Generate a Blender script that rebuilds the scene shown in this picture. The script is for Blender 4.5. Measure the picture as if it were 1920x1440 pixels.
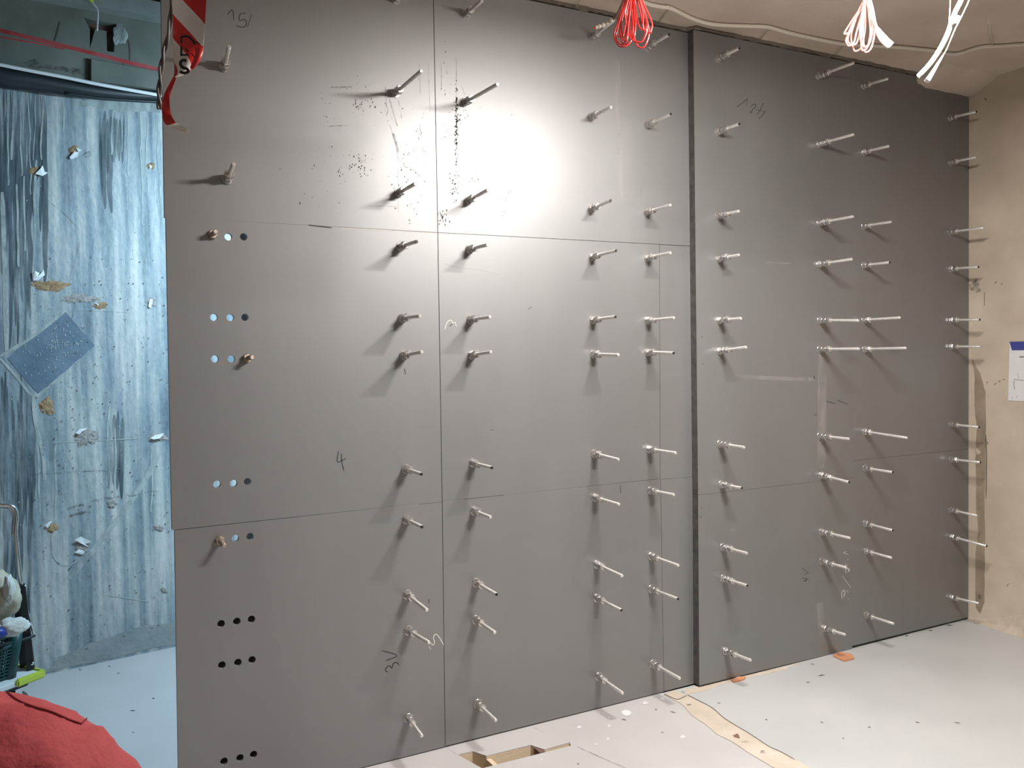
import bpy, bmesh, math, random
from mathutils import Vector, Matrix, noise
from mathutils.geometry import tessellate_polygon
random.seed(7)
S = bpy.context.scene
COL = S.collection
for o in list(bpy.data.objects):
    bpy.data.objects.remove(o)

# ---------------------------------------------------------------- camera
F_PX = 1600.0
PITCH, YAW, ROLL = -0.03483, 0.48858, -0.01750
CAM = Vector((0.0, 0.0, 1.515))
def cam_axes():
    cy, sy, cp, sp, cr, sr = math.cos(YAW), math.sin(YAW), math.cos(PITCH), math.sin(PITCH), math.cos(ROLL), math.sin(ROLL)
    fwd = Vector((sy*cp, cy*cp, sp)); right = Vector((cy, -sy, 0)); up = right.cross(fwd)
    return cr*right + sr*up, -sr*right + cr*up, fwd
AX_R, AX_U, AX_F = cam_axes()
cam = bpy.data.cameras.new('camera')
cam.sensor_width = 36.0
cam.lens = F_PX/1920*36
cam.clip_start = 0.05
cam_o = bpy.data.objects.new('camera', cam); COL.objects.link(cam_o)
cam_o.matrix_world = Matrix((( AX_R.x, AX_U.x, -AX_F.x, CAM.x), (AX_R.y, AX_U.y, -AX_F.y, CAM.y),
                             (AX_R.z, AX_U.z, -AX_F.z, CAM.z), (0, 0, 0, 1)))
S.camera = cam_o

# ---------------------------------------------------------------- world, exposure (the lamps themselves are built below)
w = bpy.data.worlds.new('world'); S.world = w; w.use_nodes = True
w.node_tree.nodes['Background'].inputs[0].default_value = (0.9, 0.92, 1.0, 1)
w.node_tree.nodes['Background'].inputs[1].default_value = 0.008
S.view_settings.view_transform = 'Standard'
S.view_settings.look = 'None'
S.view_settings.gamma = 1.0
S.view_settings.use_curve_mapping = False
S.view_settings.exposure = 0.0
MAIN_W, FILL_W, COOL_W = 118.0, 9.0, 112.0 # lamp powers: batten over the plates, added fill batten behind the camera, cool batten beyond the plates

# measured layout (metres)
WALL_Y, STEP = 3.0, 0.038
RAISED_Y = WALL_Y - STEP
RIGHT_X = 4.420
CEIL_Z = 2.938

def ray(u, v):
    return AX_F + AX_R*((u-960)/F_PX) - AX_U*((v-720)/F_PX)
def on_y(u, v, y):
    d = ray(u, v); return CAM + d*(y/d.y)
def on_z(u, v, z):
    d = ray(u, v); return CAM + d*((z-CAM.z)/d.z)
def on_x(u, v, x):
    d = ray(u, v); return CAM + d*(x/d.x)
def at_depth(u, v, d):
    return CAM + ray(u, v)*d
RW0, RW1 = Vector((-0.100, 4.69)), Vector((0.505, 4.79))
RW_DIR = (RW1-RW0).normalized(); RW_N = Vector((RW_DIR.y, -RW_DIR.x))      # normal towards the camera side
def on_rear(u, v, off=0.0):
    d = ray(u, v); p0 = RW0 + RW_N*off
    t = (p0.x*RW_N.x + p0.y*RW_N.y)/(d.x*RW_N.x + d.y*RW_N.y)
    return CAM + d*t

# ---------------------------------------------------------------- materials
MATS = {}
def mat(name, col, rough=0.6, metal=0.0, col2=None, scale=6.0, bump=0.0, bscale=40.0, rvar=0.0, stretch=(1, 1, 1), alpha=1.0,
        emit=None, estr=0.0, detail=6.0, ramp=(0.35, 0.7), spec=0.5, coat=0.0, coat_rough=0.1):
    m = bpy.data.materials.new(name); m.use_nodes = True
    nt = m.node_tree; b = nt.nodes['Principled BSDF']
    b.inputs['Base Color'].default_value = (*col, 1); b.inputs['Roughness'].default_value = rough
    b.inputs['Metallic'].default_value = metal; b.inputs['Alpha'].default_value = alpha
    b.inputs['Specular IOR Level'].default_value = spec
    b.inputs['Coat Weight'].default_value = coat; b.inputs['Coat Roughness'].default_value = coat_rough
    tc = nt.nodes.new('ShaderNodeTexCoord'); mp = nt.nodes.new('ShaderNodeMapping')
    mp.inputs['Scale'].default_value = stretch
    nt.links.new(tc.outputs['Object'], mp.inputs['Vector'])
    if col2 or rvar:
        n = nt.nodes.new('ShaderNodeTexNoise'); n.inputs['Scale'].default_value = scale; n.inputs['Detail'].default_value = detail
        nt.links.new(mp.outputs[0], n.inputs['Vector'])
        if col2:
            r = nt.nodes.new('ShaderNodeValToRGB')
            r.color_ramp.elements[0].position, r.color_ramp.elements[1].position = ramp
            r.color_ramp.elements[0].color = (*col, 1); r.color_ramp.elements[1].color = (*col2, 1)
            nt.links.new(n.outputs[0], r.inputs[0]); nt.links.new(r.outputs[0], b.inputs['Base Color'])
        if rvar:
            mr = nt.nodes.new('ShaderNodeMapRange')
            mr.inputs['From Min'].default_value = 0.3; mr.inputs['From Max'].default_value = 0.7
            mr.inputs['To Min'].default_value = rough-rvar; mr.inputs['To Max'].default_value = rough+rvar
            nt.links.new(n.outputs[0], mr.inputs[0]); nt.links.new(mr.outputs[0], b.inputs['Roughness'])
    if bump:
        n2 = nt.nodes.new('ShaderNodeTexNoise'); n2.inputs['Scale'].default_value = bscale; n2.inputs['Detail'].default_value = 8
        bp = nt.nodes.new('ShaderNodeBump'); bp.inputs['Strength'].default_value = bump; bp.inputs['Distance'].default_value = 0.01
        nt.links.new(mp.outputs[0], n2.inputs['Vector'])
        nt.links.new(n2.outputs[0], bp.inputs['Height']); nt.links.new(bp.outputs[0], b.inputs['Normal'])
    if emit:
        b.inputs['Emission Color'].default_value = (*emit, 1); b.inputs['Emission Strength'].default_value = estr
    MATS[name] = m
    return m

def decal(name, col, rough, lo, hi, scale, stretch, amax=1.0):
    m = mat(name, col, rough); nt = m.node_tree
    tc = nt.nodes.new('ShaderNodeTexCoord'); mp = nt.nodes.new('ShaderNodeMapping'); mp.inputs['Scale'].default_value = stretch
    n = nt.nodes.new('ShaderNodeTexNoise'); n.inputs['Scale'].default_value = scale; n.inputs['Detail'].default_value = 8
    mr = nt.nodes.new('ShaderNodeMapRange'); mr.inputs['From Min'].default_value = lo; mr.inputs['From Max'].default_value = hi; mr.inputs['To Max'].default_value = amax
    nt.links.new(tc.outputs['Object'], mp.inputs[0]); nt.links.new(mp.outputs[0], n.inputs['Vector'])
    nt.links.new(n.outputs[0], mr.inputs[0]); nt.links.new(mr.outputs[0], nt.nodes['Principled BSDF'].inputs['Alpha'])
    return m
mat('steel_plate', (0.244, 0.242, 0.243), 0.50, 0.62, (0.270, 0.268, 0.269), 2.2, 0.02, 60, 0.03, (1, 1, 0.35), coat=0.18, coat_rough=0.24)
mat('cut_edge', (0.075, 0.068, 0.064), 0.7, 0.2, (0.13, 0.118, 0.11), 30)
mat('zinc', (0.62, 0.60, 0.58), 0.27, 0.85, (0.50, 0.48, 0.46), 60, 0.0)
mat('rod_zinc', (0.80, 0.78, 0.75), 0.28, 0.6, (0.68, 0.66, 0.63), 90)
mat('dull_bolt', (0.33, 0.27, 0.22), 0.42, 0.6, (0.42, 0.35, 0.29), 70)
mat('black_rubber', (0.012, 0.011, 0.010), 0.5)
mat('marker', (0.035, 0.033, 0.032), 0.6)
mat('chalk', (0.62, 0.60, 0.57), 0.9)  # chalk marks, and the painted glints along the plate seam
decal('chalk_faint', (0.55, 0.53, 0.50), 0.9, 0.30, 0.75, 22, (1, 1, 0.5), 0.30)
mat('grime', (0.08, 0.07, 0.065), 0.85, alpha=0.75)
decal('grime_faint', (0.09, 0.08, 0.075), 0.8, 0.3, 0.75, 45, (1, 1, 1), 0.6)
mat('concrete_warm', (0.47, 0.395, 0.305), 0.9, 0, (0.60, 0.515, 0.41), 3.5, 0.25, 22)
mat('concrete_stain', (0.235, 0.185, 0.13), 0.8, 0, (0.36, 0.29, 0.21), 9, 0.2, 40)
mat('concrete_ceiling', (0.56, 0.465, 0.395), 0.92, 0, (0.67, 0.57, 0.485), 3.0, 0.35, 14)
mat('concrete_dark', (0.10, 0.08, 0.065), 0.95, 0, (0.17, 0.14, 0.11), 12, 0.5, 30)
mat('concrete_grey', (0.20, 0.20, 0.19), 0.9, 0, (0.30, 0.30, 0.28), 4, 0.3, 25)
mat('mortar', (0.47, 0.40, 0.31), 0.95, 0, (0.58, 0.50, 0.40), 14, 0.6, 45)
mat('floor_pink', (0.470, 0.452, 0.447), 0.42, 0, (0.515, 0.496, 0.490), 2.5, 0.03, 60, 0.08)
mat('floor_grey', (0.465, 0.470, 0.465), 0.40, 0, (0.51, 0.515, 0.508), 2.0, 0.03, 60, 0.08)
mat('screed', (0.51, 0.435, 0.355), 0.75, 0, (0.60, 0.535, 0.455), 7, 0.35, 35)
mat('timber_pale', (0.66, 0.54, 0.39), 0.8, 0, (0.68, 0.56, 0.41), 5, 0.2, 60, stretch=(1, 1, 8))
mat('timber_orange', (0.55, 0.24, 0.12), 0.7, 0, (0.64, 0.32, 0.18), 12, 0.1, 60)
mat('pit_dark', (0.05, 0.035, 0.025), 0.95, 0, (0.10, 0.07, 0.05), 12, 0.4, 30)
# rear wall: flaking blue-grey coat with vertical run-off
def rear_wall_material():
    m = mat('rear_coat', (0.10, 0.17, 0.22), 0.55)
    nt = m.node_tree; b = nt.nodes['Principled BSDF']
    tc = nt.nodes.new('ShaderNodeTexCoord')
    def ntex(sc, st, det=8.0):
        mp = nt.nodes.new('ShaderNodeMapping'); mp.inputs['Scale'].default_value = st
        nt.links.new(tc.outputs['Object'], mp.inputs['Vector'])
        n = nt.nodes.new('ShaderNodeTexNoise'); n.inputs['Scale'].default_value = sc; n.inputs['Detail'].default_value = det
        nt.links.new(mp.outputs[0], n.inputs['Vector']); return n
    streak = ntex(9, (2.6, 2.6, 0.13)); patch = ntex(2.6, (1, 1, 0.6)); fine = ntex(45, (1, 1, 0.55))
    a1 = nt.nodes.new('ShaderNodeMath'); a1.operation = 'MULTIPLY_ADD'; a1.inputs[1].default_value = 0.75
    nt.links.new(streak.outputs[0], a1.inputs[0])
    a2 = nt.nodes.new('ShaderNodeMath'); a2.operation = 'MULTIPLY'; a2.inputs[1].default_value = 0.35
    nt.links.new(patch.outputs[0], a2.inputs[0]); nt.links.new(a2.outputs[0], a1.inputs[2])
    a3 = nt.nodes.new('ShaderNodeMath'); a3.operation = 'MULTIPLY_ADD'; a3.inputs[1].default_value = 0.16
    nt.links.new(fine.outputs[0], a3.inputs[0]); nt.links.new(a1.outputs[0], a3.inputs[2])
    r = nt.nodes.new('ShaderNodeValToRGB'); cr = r.color_ramp
    cr.elements[0].position = 0.44; cr.elements[0].color = (0.105, 0.145, 0.170, 1)
    cr.elements[1].position = 0.80; cr.elements[1].color = (0.58, 0.58, 0.55, 1)
    e = cr.elements.new(0.58); e.color = (0.245, 0.300, 0.325, 1)
    e = cr.elements.new(0.67); e.color = (0.37, 0.405, 0.405, 1)
    nt.links.new(a3.outputs[0], r.inputs[0]); nt.links.new(r.outputs[0], b.inputs['Base Color'])
    bp = nt.nodes.new('ShaderNodeBump'); bp.inputs['Strength'].default_value = 0.35; bp.inputs['Distance'].default_value = 0.01
    nt.links.new(fine.outputs[0], bp.inputs['Height']); nt.links.new(bp.outputs[0], b.inputs['Normal'])
rear_wall_material()
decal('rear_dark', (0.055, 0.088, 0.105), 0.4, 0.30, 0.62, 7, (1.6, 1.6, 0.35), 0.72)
mat('rear_blue', (0.095, 0.145, 0.195), 0.5, 0, (0.15, 0.21, 0.265), 9, 0.2, 50)
decal('rear_pale', (0.40, 0.45, 0.44), 0.9, 0.25, 0.6, 14, (1.5, 1.5, 0.5), 0.95)
mat('rear_grey', (0.25, 0.28, 0.28), 0.9, 0, (0.33, 0.35, 0.34), 9, 0.4, 40)
decal('rear_chalk', (0.48, 0.53, 0.51), 0.9, 0.15, 0.6, 30, (1, 1, 0.4), 0.85)
mat('rear_upper', (0.145, 0.160, 0.135), 0.9, 0, (0.225, 0.235, 0.20), 4, 0.4, 18)
mat('rear_beam', (0.27, 0.30, 0.28), 0.9, 0, (0.37, 0.39, 0.365), 5, 0.35, 20)
mat('spall_brown', (0.28, 0.17, 0.09), 0.95, 0, (0.44, 0.31, 0.18), 40, 0.8, 70)
mat('spall_grey', (0.26, 0.24, 0.22), 0.95, 0, (0.42, 0.40, 0.38), 45, 0.8, 70)
mat('brick_brown', (0.16, 0.085, 0.065), 0.9, 0, (0.22, 0.13, 0.10), 14, 0.3, 40)
mat('flake_white', (0.80, 0.82, 0.82), 0.7)
mat('red_paint', (0.42, 0.035, 0.04), 0.6, 0, (0.50, 0.10, 0.10), 12)
mat('red_wire', (0.72, 0.03, 0.03), 0.25, coat=0.6)
mat('pink_wire', (0.80, 0.20, 0.17), 0.25, coat=0.6)
mat('white_plastic', (0.80, 0.79, 0.76), 0.4)
mat('white_cable', (0.82, 0.81, 0.78), 0.4)
mat('conduit', (0.66, 0.60, 0.52), 0.6)
mat('string', (0.62, 0.53, 0.43), 0.8)
mat('rear_conduit', (0.78, 0.80, 0.80), 0.4)
mat('black_hose', (0.012, 0.018, 0.022), 0.45)
mat('tape_wrap', (0.66, 0.60, 0.52), 0.6, 0, (0.50, 0.44, 0.37), 60, 0.4, 80)
mat('tape_grey', (0.055, 0.05, 0.047), 0.35, 0, (0.15, 0.135, 0.125), 30)
mat('tape_red', (0.52, 0.02, 0.02), 0.35)
mat('tape_white', (0.78, 0.76, 0.73), 0.4)
mat('black_ink', (0.015, 0.012, 0.012), 0.45)
mat('paper', (0.72, 0.71, 0.70), 0.7, 0, (0.66, 0.65, 0.66), 20)
mat('paper_blue', (0.045, 0.055, 0.26), 0.6)
mat('pencil', (0.20, 0.20, 0.22), 0.8)
mat('chrome', (0.75, 0.77, 0.78), 0.15, 1.0)
mat('black_steel', (0.010, 0.012, 0.014), 0.4)
mat('green_plastic', (0.006, 0.050, 0.052), 0.4)
mat('lime_rubber', (0.50, 0.60, 0.07), 0.5)
mat('trolley_white', (0.66, 0.70, 0.70), 0.4)
mat('cloth_white', (0.62, 0.63, 0.60), 0.9, 0, (0.52, 0.52, 0.47), 18, 0.4, 40)
mat('cloth_beige', (0.42, 0.39, 0.29), 0.9, 0, (0.50, 0.46, 0.36), 18, 0.4, 40)
mat('blue_plastic', (0.015, 0.03, 0.25), 0.4)
mat('shirt_red', (0.33, 0.040, 0.048), 0.85, 0, (0.40, 0.060, 0.066), 12, 0.25, 90)
mat('seam_red', (0.20, 0.018, 0.022), 0.9)
mat('jeans', (0.03, 0.045, 0.08), 0.9)
mat('skin', (0.50, 0.30, 0.21), 0.55)
mat('hair', (0.02, 0.015, 0.012), 0.6)
mat('eye_white', (0.75, 0.73, 0.70), 0.3)
mat('shoe', (0.03, 0.03, 0.03), 0.6)
mat('lamp_body', (0.75, 0.75, 0.74), 0.5)
mat('tube_warm', (0.9, 0.88, 0.84), 0.4, emit=(1.0, 0.93, 0.86), estr=95)
mat('tube_fill', (0.9, 0.88, 0.84), 0.4, emit=(1.0, 0.90, 0.80), estr=5)
mat('tube_cool', (0.84, 0.9, 0.95), 0.4, emit=(0.70, 0.88, 1.0), estr=15)
def tape_material():
    m = mat('barrier_tape', (0.6, 0.02, 0.02), 0.35)
    nt = m.node_tree; b = nt.nodes['Principled BSDF']
    uv = nt.nodes.new('ShaderNodeUVMap'); sp = nt.nodes.new('ShaderNodeSeparateXYZ'); nt.links.new(uv.outputs[0], sp.inputs[0])
    d = nt.nodes.new('ShaderNodeMath'); d.operation = 'SUBTRACT'
    nt.links.new(sp.outputs[1], d.inputs[0]); nt.links.new(sp.outputs[0], d.inputs[1])
    mu = nt.nodes.new('ShaderNodeMath'); mu.operation = 'MULTIPLY_ADD'; mu.inputs[1].default_value = 1/0.107; mu.inputs[2].default_value = 19.7
    nt.links.new(d.outputs[0], mu.inputs[0])
    fr = nt.nodes.new('ShaderNodeMath'); fr.operation = 'FRACT'; nt.links.new(mu.outputs[0], fr.inputs[0])
    gt = nt.nodes.new('ShaderNodeMath'); gt.operation = 'GREATER_THAN'; gt.inputs[1].default_value = 0.5; nt.links.new(fr.outputs[0], gt.inputs[0])
    mx = nt.nodes.new('ShaderNodeMix'); mx.data_type = 'RGBA'
    mx.inputs[6].default_value = (0.62, 0.02, 0.018, 1); mx.inputs[7].default_value = (0.80, 0.78, 0.75, 1)
    nt.links.new(gt.outputs[0], mx.inputs[0]); nt.links.new(mx.outputs[2], b.inputs['Base Color'])
tape_material()

# ---------------------------------------------------------------- helpers
def tag(o, label=None, cat=None, group=None, kind=None):
    if label: o['label'] = label
    if cat: o['category'] = cat
    if group: o['group'] = group
    if kind: o['kind'] = kind
    return o
def mesh_obj(name, verts, faces, m, parent=None, smooth=False):
    me = bpy.data.meshes.new(name); me.from_pydata([tuple(v) for v in verts], [], [tuple(f) for f in faces]); me.update()
    return link(name, me, m, parent, smooth)
def link(name, me, m, parent=None, smooth=False):
    o = bpy.data.objects.new(name, me); COL.objects.link(o)
    if m and not me.materials: me.materials.append(MATS[m])
    if smooth:
        for p in me.polygons: p.use_smooth = True
    if parent: o.parent = parent
    return o
def from_bm(name, bm, m, parent=None, smooth=False):
    bmesh.ops.recalc_face_normals(bm, faces=bm.faces)
    me = bpy.data.meshes.new(name); bm.to_mesh(me); bm.free()
    return link(name, me, m, parent, smooth)
def empty(name, loc, parent=None):
    o = bpy.data.objects.new(name, None); COL.objects.link(o); o.location = loc; o.empty_display_size = 0.05
    if parent: o.parent = parent
    return o
def bm_box(bm, c, s, rot=None, bev=0.0):
    r = bmesh.ops.create_cube(bm, size=1.0); vs = r['verts']
    M = Matrix.Translation(c) @ (rot.to_4x4() if rot else Matrix.Identity(4)) @ Matrix.Diagonal((*s, 1))
    bmesh.ops.transform(bm, matrix=M, verts=vs)
    if bev:
        es = list({e for v in vs for e in v.link_edges})
        bmesh.ops.bevel(bm, geom=es, offset=bev, segments=2, affect='EDGES')
def box(name, lo, hi, m, parent=None, bev=0.0):
    bm = bmesh.new(); lo, hi = Vector(lo), Vector(hi)
    bm_box(bm, (lo+hi)/2, hi-lo, None, bev)
    return from_bm(name, bm, m, parent)
def catmull(pts, n=6, closed=False):
    P = [Vector(p) for p in pts]
    if len(P) < 3: return P
    out = []; N = len(P)
    rng = range(N) if closed else range(N-1)
    for i in rng:
        p1, p2 = P[i], P[(i+1) % N]
        p0 = P[i-1] if (closed or i > 0) else p1*2-p2
        p3 = P[(i+2) % N] if (closed or i+2 < N) else p2*2-p1
        for k in range(n):
            t = k/n
            out.append(0.5*((2*p1)+(p2-p0)*t+(2*p0-5*p1+4*p2-p3)*t*t+(3*p1-p0-3*p2+p3)*t**3))
    if not closed: out.append(P[-1])
    return out
def bm_tube(bm, pts, r, seg=8, closed=False, cap=True):
    rad = r if callable(r) else (lambda t: r)
    n = len(pts); rings = []
    up = Vector((0, 0, 1)); prev = None
    for i, p in enumerate(pts):
        a = pts[i-1] if (i > 0 or closed) else p
        b = pts[(i+1) % n] if (i < n-1 or closed) else p
        t = (b-a).normalized() if (b-a).length > 1e-9 else Vector((0, 0, 1))
        if prev is None:
            s = t.cross(up)
            if s.length < 1e-3: s = t.cross(Vector((1, 0, 0)))
            s.normalize()
        else:
            s = prev - t*prev.dot(t)
            s = s.normalized() if s.length > 1e-6 else t.orthogonal().normalized()
        prev = s; q = t.cross(s)
        rr = rad(i/max(1, n-1))
        rings.append([bm.verts.new(p + s*(rr*math.cos(k*math.tau/seg)) + q*(rr*math.sin(k*math.tau/seg))) for k in range(seg)])
    m = n if closed else n-1
    for i in range(m):
        A, B = rings[i], rings[(i+1) % n]
        for k in range(seg):
            bm.faces.new((A[k], A[(k+1) % seg], B[(k+1) % seg], B[k]))
    if cap and not closed:
        bm.faces.new(rings[0][::-1]); bm.faces.new(rings[-1])
def tube(name, pts, r, m, parent=None, seg=8, closed=False):
    bm = bmesh.new(); bm_tube(bm, pts, r, seg, closed)
    return from_bm(name, bm, m, parent, True)
def prism_poly(name, outer, holes, to3, n, t, m, parent=None):
    """outer/holes: 2D loops -> to3(p) 3D on the front face; extruded by -n*t."""
    loops = [[Vector((*p, 0)) for p in outer]] + [[Vector((*p, 0)) for p in h] for h in holes]
    tris = tessellate_polygon(loops); flat = [v for l in loops for v in l]
    front = [to3(v) for v in flat]; N = len(front)
    back = [v - n*t for v in front]
    bm = bmesh.new(); vs = [bm.verts.new(v) for v in front+back]
    for a, b, c in tris:
        for f in ((a, b, c), (c+N, b+N, a+N)):
            try: bm.faces.new([vs[i] for i in f])
            except ValueError: pass
    k = 0
    for l in loops:
        L = len(l)
        for i in range(L):
            a, b = k+i, k+(i+1) % L
            bm.faces.new((vs[a], vs[b], vs[b+N], vs[a+N]))
        k += L
    return from_bm(name, bm, m, parent)
def ribbon(name, polys, m, proj, n, off=0.0006, width=2.0, parent=None, taper=False):
    """strokes of ink or chalk: px polylines laid on a surface by proj(u,v), each a thin strip; width in px."""
    bm = bmesh.new()
    for poly in polys:
        wd = width
        if isinstance(poly[0], (int, float)): wd, poly = poly[0], poly[1:]
        pts = catmull([Vector((*p, 0)) for p in poly], 5) if len(poly) > 2 else [Vector((*p, 0)) for p in poly]
        L, R = [], []
        for i, p in enumerate(pts):
            t = (pts[min(i+1, len(pts)-1)] - pts[max(i-1, 0)]).normalized()
            s = Vector((-t.y, t.x, 0))*(wd/2)
            if i in (0, len(pts)-1): s *= 0.6
            if taper: s *= 0.12+0.88*math.sin(math.pi*min(1, (i+.5)/len(pts)*1.0))**.6
            a, b = p+s, p-s
            L.append(bm.verts.new(proj(a.x, a.y)+n*off)); R.append(bm.verts.new(proj(b.x, b.y)+n*off))
        for i in range(len(pts)-1):
            bm.faces.new((L[i], L[i+1], R[i+1], R[i]))
    return from_bm(name, bm, m, parent)
def blob(name, c, rx, ry, m, proj, n, off=0.001, parent=None, jag=0.25, seg=22, seed=0, dome=0.0):
    rnd = random.Random(seed); bm = bmesh.new()
    ph = [rnd.uniform(0, math.tau) for _ in range(4)]
    ring = []; mid = []
    for k in range(seg):
        a = k*math.tau/seg
        r = 1 + jag*(0.5*math.sin(2*a+ph[0])+0.35*math.sin(3*a+ph[1])+0.3*math.sin(5*a+ph[2])+0.3*math.sin(9*a+ph[3])) + jag*rnd.uniform(-.25, .25)
        ring.append(bm.verts.new(proj(c[0]+rx*r*math.cos(a), c[1]+ry*r*math.sin(a))+n*off*0.3))
        mid.append(bm.verts.new(proj(c[0]+rx*r*.6*math.cos(a), c[1]+ry*r*.6*math.sin(a))+n*(off+dome*rnd.uniform(.3, 1))))
    ce = bm.verts.new(proj(*c)+n*(off+dome*.5))
    for k in range(seg):
        j = (k+1) % seg
        bm.faces.new((ring[k], ring[j], mid[j], mid[k])); bm.faces.new((mid[k], mid[j], ce))
    return from_bm(name, bm, m, parent)
NWALL = Vector((0, -1, 0)); NRIGHT = Vector((-1, 0, 0)); NFLOOR = Vector((0, 0, 1)); NREAR = Vector((RW_N.x, RW_N.y, 0))
P_BASE = lambda u, v: on_y(u, v, WALL_Y)
P_RAISED = lambda u, v: on_y(u, v, RAISED_Y)
P_RIGHT = lambda u, v: on_x(u, v, RIGHT_X)
P_FLOOR = lambda u, v: on_z(u, v, 0.0)
P_REAR = lambda u, v: on_rear(u, v)

# ================================================================ STRUCTURE
# floor: painted slab, with the open slot cut through it and two paint tones either side of the screed strip
slot_px = [(858, 1415), (886, 1408.5), (912, 1417), (995, 1396.5), (1003, 1399.5), (1021, 1405), (1068, 1392), (1070.5, 1398), (904, 1440.5)]
slot = [on_z(u, v, 0).to_2d() for u, v in slot_px]
sA = on_z(1262, 1312, 0).to_2d(); sB = on_z(1480, 1440, 0).to_2d()
sd = (sB-sA).normalized(); s0 = sA - sd*((sA.y-3.0)/sd.y); s1 = sA + sd*((-3.0-sA.y)/sd.y)
fl = prism_poly('floor', [(-4, -3), tuple(s1), tuple(s0), (s0.x, 3.0), (2.9, 3.0), (2.9, 5.4), (-4, 5.4)], [[tuple(p) for p in slot]],
                lambda v: Vector((v.x, v.y, 0)), NFLOOR, 0.004, 'floor_pink')
tag(fl, 'pinkish grey painted concrete floor with an open slot', kind='structure')
fr_ = prism_poly('floor', [tuple(s1), (RIGHT_X+.1, -3), (RIGHT_X+.1, 3.05), (s0.x, 3.05), tuple(s0)], [], lambda v: Vector((v.x, v.y, 0)), NFLOOR, 0.05, 'floor_grey')
tag(fr_, 'pale grey painted concrete floor by the right wall', kind='structure')
# slot lining: timber side boards and dark bottom
bm = bmesh.new(); n_ = len(slot)
vt = [bm.verts.new((p.x, p.y, -0.004)) for p in slot]; vb = [bm.verts.new((p.x, p.y, -0.16)) for p in slot]
for i in range(n_):
    j = (i+1) % n_; bm.faces.new((vt[i], vt[j], vb[j], vb[i]))
from_bm('slot_lining', bm, 'timber_pale', fl)
mesh_obj('slot_bottom', [(p.x, p.y, -0.155) for p in slot], [list(range(n_))], 'pit_dark', fl)
pp = [on_z(u, v, 0) for u, v in ((872, 1411.5), (886, 1408.5), (912, 1417), (922, 1436))]
bm = bmesh.new()
bm_tube(bm, [on_z(860, 1416, -0.035), on_z(912, 1418, -0.035)], 0.012, 6); from_bm('slot_batten', bm, 'brick_brown', fl)
box('slot_block', (on_z(912, 1418, 0)+Vector((0, -.10, -.15))), (on_z(912, 1418, 0)+Vector((.018, .0, -.012))), 'timber_pale', fl)
box('slot_post', (on_z(1000, 1399, 0)+Vector((0, -.05, -.15))), (on_z(1000, 1399, 0)+Vector((.022, -.004, -.004))), 'brick_brown', fl)
# screed strip across the floor
le = [(1245, 1302), (1262, 1312), (1281, 1322), (1298, 1342), (1322, 1357), (1342, 1375), (1364, 1386), (1381, 1396), (1408, 1414), (1425, 1424), (1445, 1436), (1470, 1452), (1540, 1500)]
re = [(1262, 1295), (1289, 1303), (1305, 1311), (1335, 1327), (1356, 1345), (1376, 1358), (1403, 1374), (1420, 1385), (1443, 1400), (1465, 1410), (1490, 1424), (1520, 1440), (1600, 1490)]
bm = bmesh.new(); A = []; B = []
la = catmull([Vector((*p, 0)) for p in le], 4); rb = catmull([Vector((*p, 0)) for p in re], 4)
for i, (a, b) in enumerate(zip(la, rb)):
    ja = noise.noise(Vector((i*.7, 3, 0)))*2.2
    A.append(bm.verts.new(on_z(a.x+ja, a.y, 0.0018))); B.append(bm.verts.new(on_z(b.x, b.y, 0.0018)))
for i in range(len(A)-1): bm.faces.new((A[i], A[i+1], B[i+1], B[i]))
strip = from_bm('screed_strip', bm, 'screed', fl)
ribbon('screed_crack', [[1.6]+re[1:11], [1.4, (1245, 1301), (1269, 1311), (1288, 1304)], [1.5, (1278, 1296), (1283, 1299)]], 'grime', lambda u, v: on_z(u, v, 0.0022), NFLOOR, 0.0003, 1.5, fl)
for i, (c, rx, ry, m_) in enumerate([((1381, 1380), 7, 3.2, 'brick_brown'), ((1398, 1391), 6, 2, 'grime_faint'), ((1431, 1410), 6, 3.2, 'grime_faint'), ((1292, 1321), 4, 2.2, 'grime_faint')]):
    blob('screed_pit', c, rx, ry, m_, lambda u, v: on_z(u, v, 0.0022), NFLOOR, 0.0004, fl, 0.5, 16, i)
# residue along the plate foot and flakes on the paint
prism_poly('floor_residue', [tuple(on_z(u, v, 0).to_2d()) for u, v in ((1288, 1302), (1282, 1294), (1310, 1287), (1420, 1262), (1500, 1243), (1470, 1256), (1400, 1272), (1345, 1286), (1322, 1296))], [],
           lambda v: Vector((v.x, v.y, 0.0012)), NFLOOR, 0.001, 'screed', fl)
rnd = random.Random(3)
bm = bmesh.new()
for u, v, l in [(1700, 1192, 4), (1745, 1182, 5), (1523, 1245, 5), (1540, 1266, 8), (1515, 1279, 4), (1541, 1354, 4), (1720, 1354, 6), (1795, 1355, 8), (1630, 1363, 3), (1581, 1384, 2), (1348, 1318, 4), (1437, 1349, 3), (1242, 1373, 3), (1262, 1335, 7), (1170, 1349, 6), (1084, 1432, 3), (249, 1332, 6), (288, 1309, 3), (250, 1373, 3), (222, 1262, 4), (150, 1255, 4), (205, 1249, 3), (1230, 1330, 3), (1780, 1172, 9)]:
    a = rnd.uniform(-.3, .6); w_ = rnd.uniform(.7, 1.2)
    p = [(u-l*math.cos(a), v-l*math.sin(a)*.5), (u, v+w_), (u+l*math.cos(a), v+l*math.sin(a)*.5), (u, v-w_)]
    bm.faces.new([bm.verts.new(on_z(*q, 0.0015)) for q in p])
fk = from_bm('floor_flakes', bm, 'grime', fl); tag(fk, kind='stuff')
bm = bmesh.new()
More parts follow.
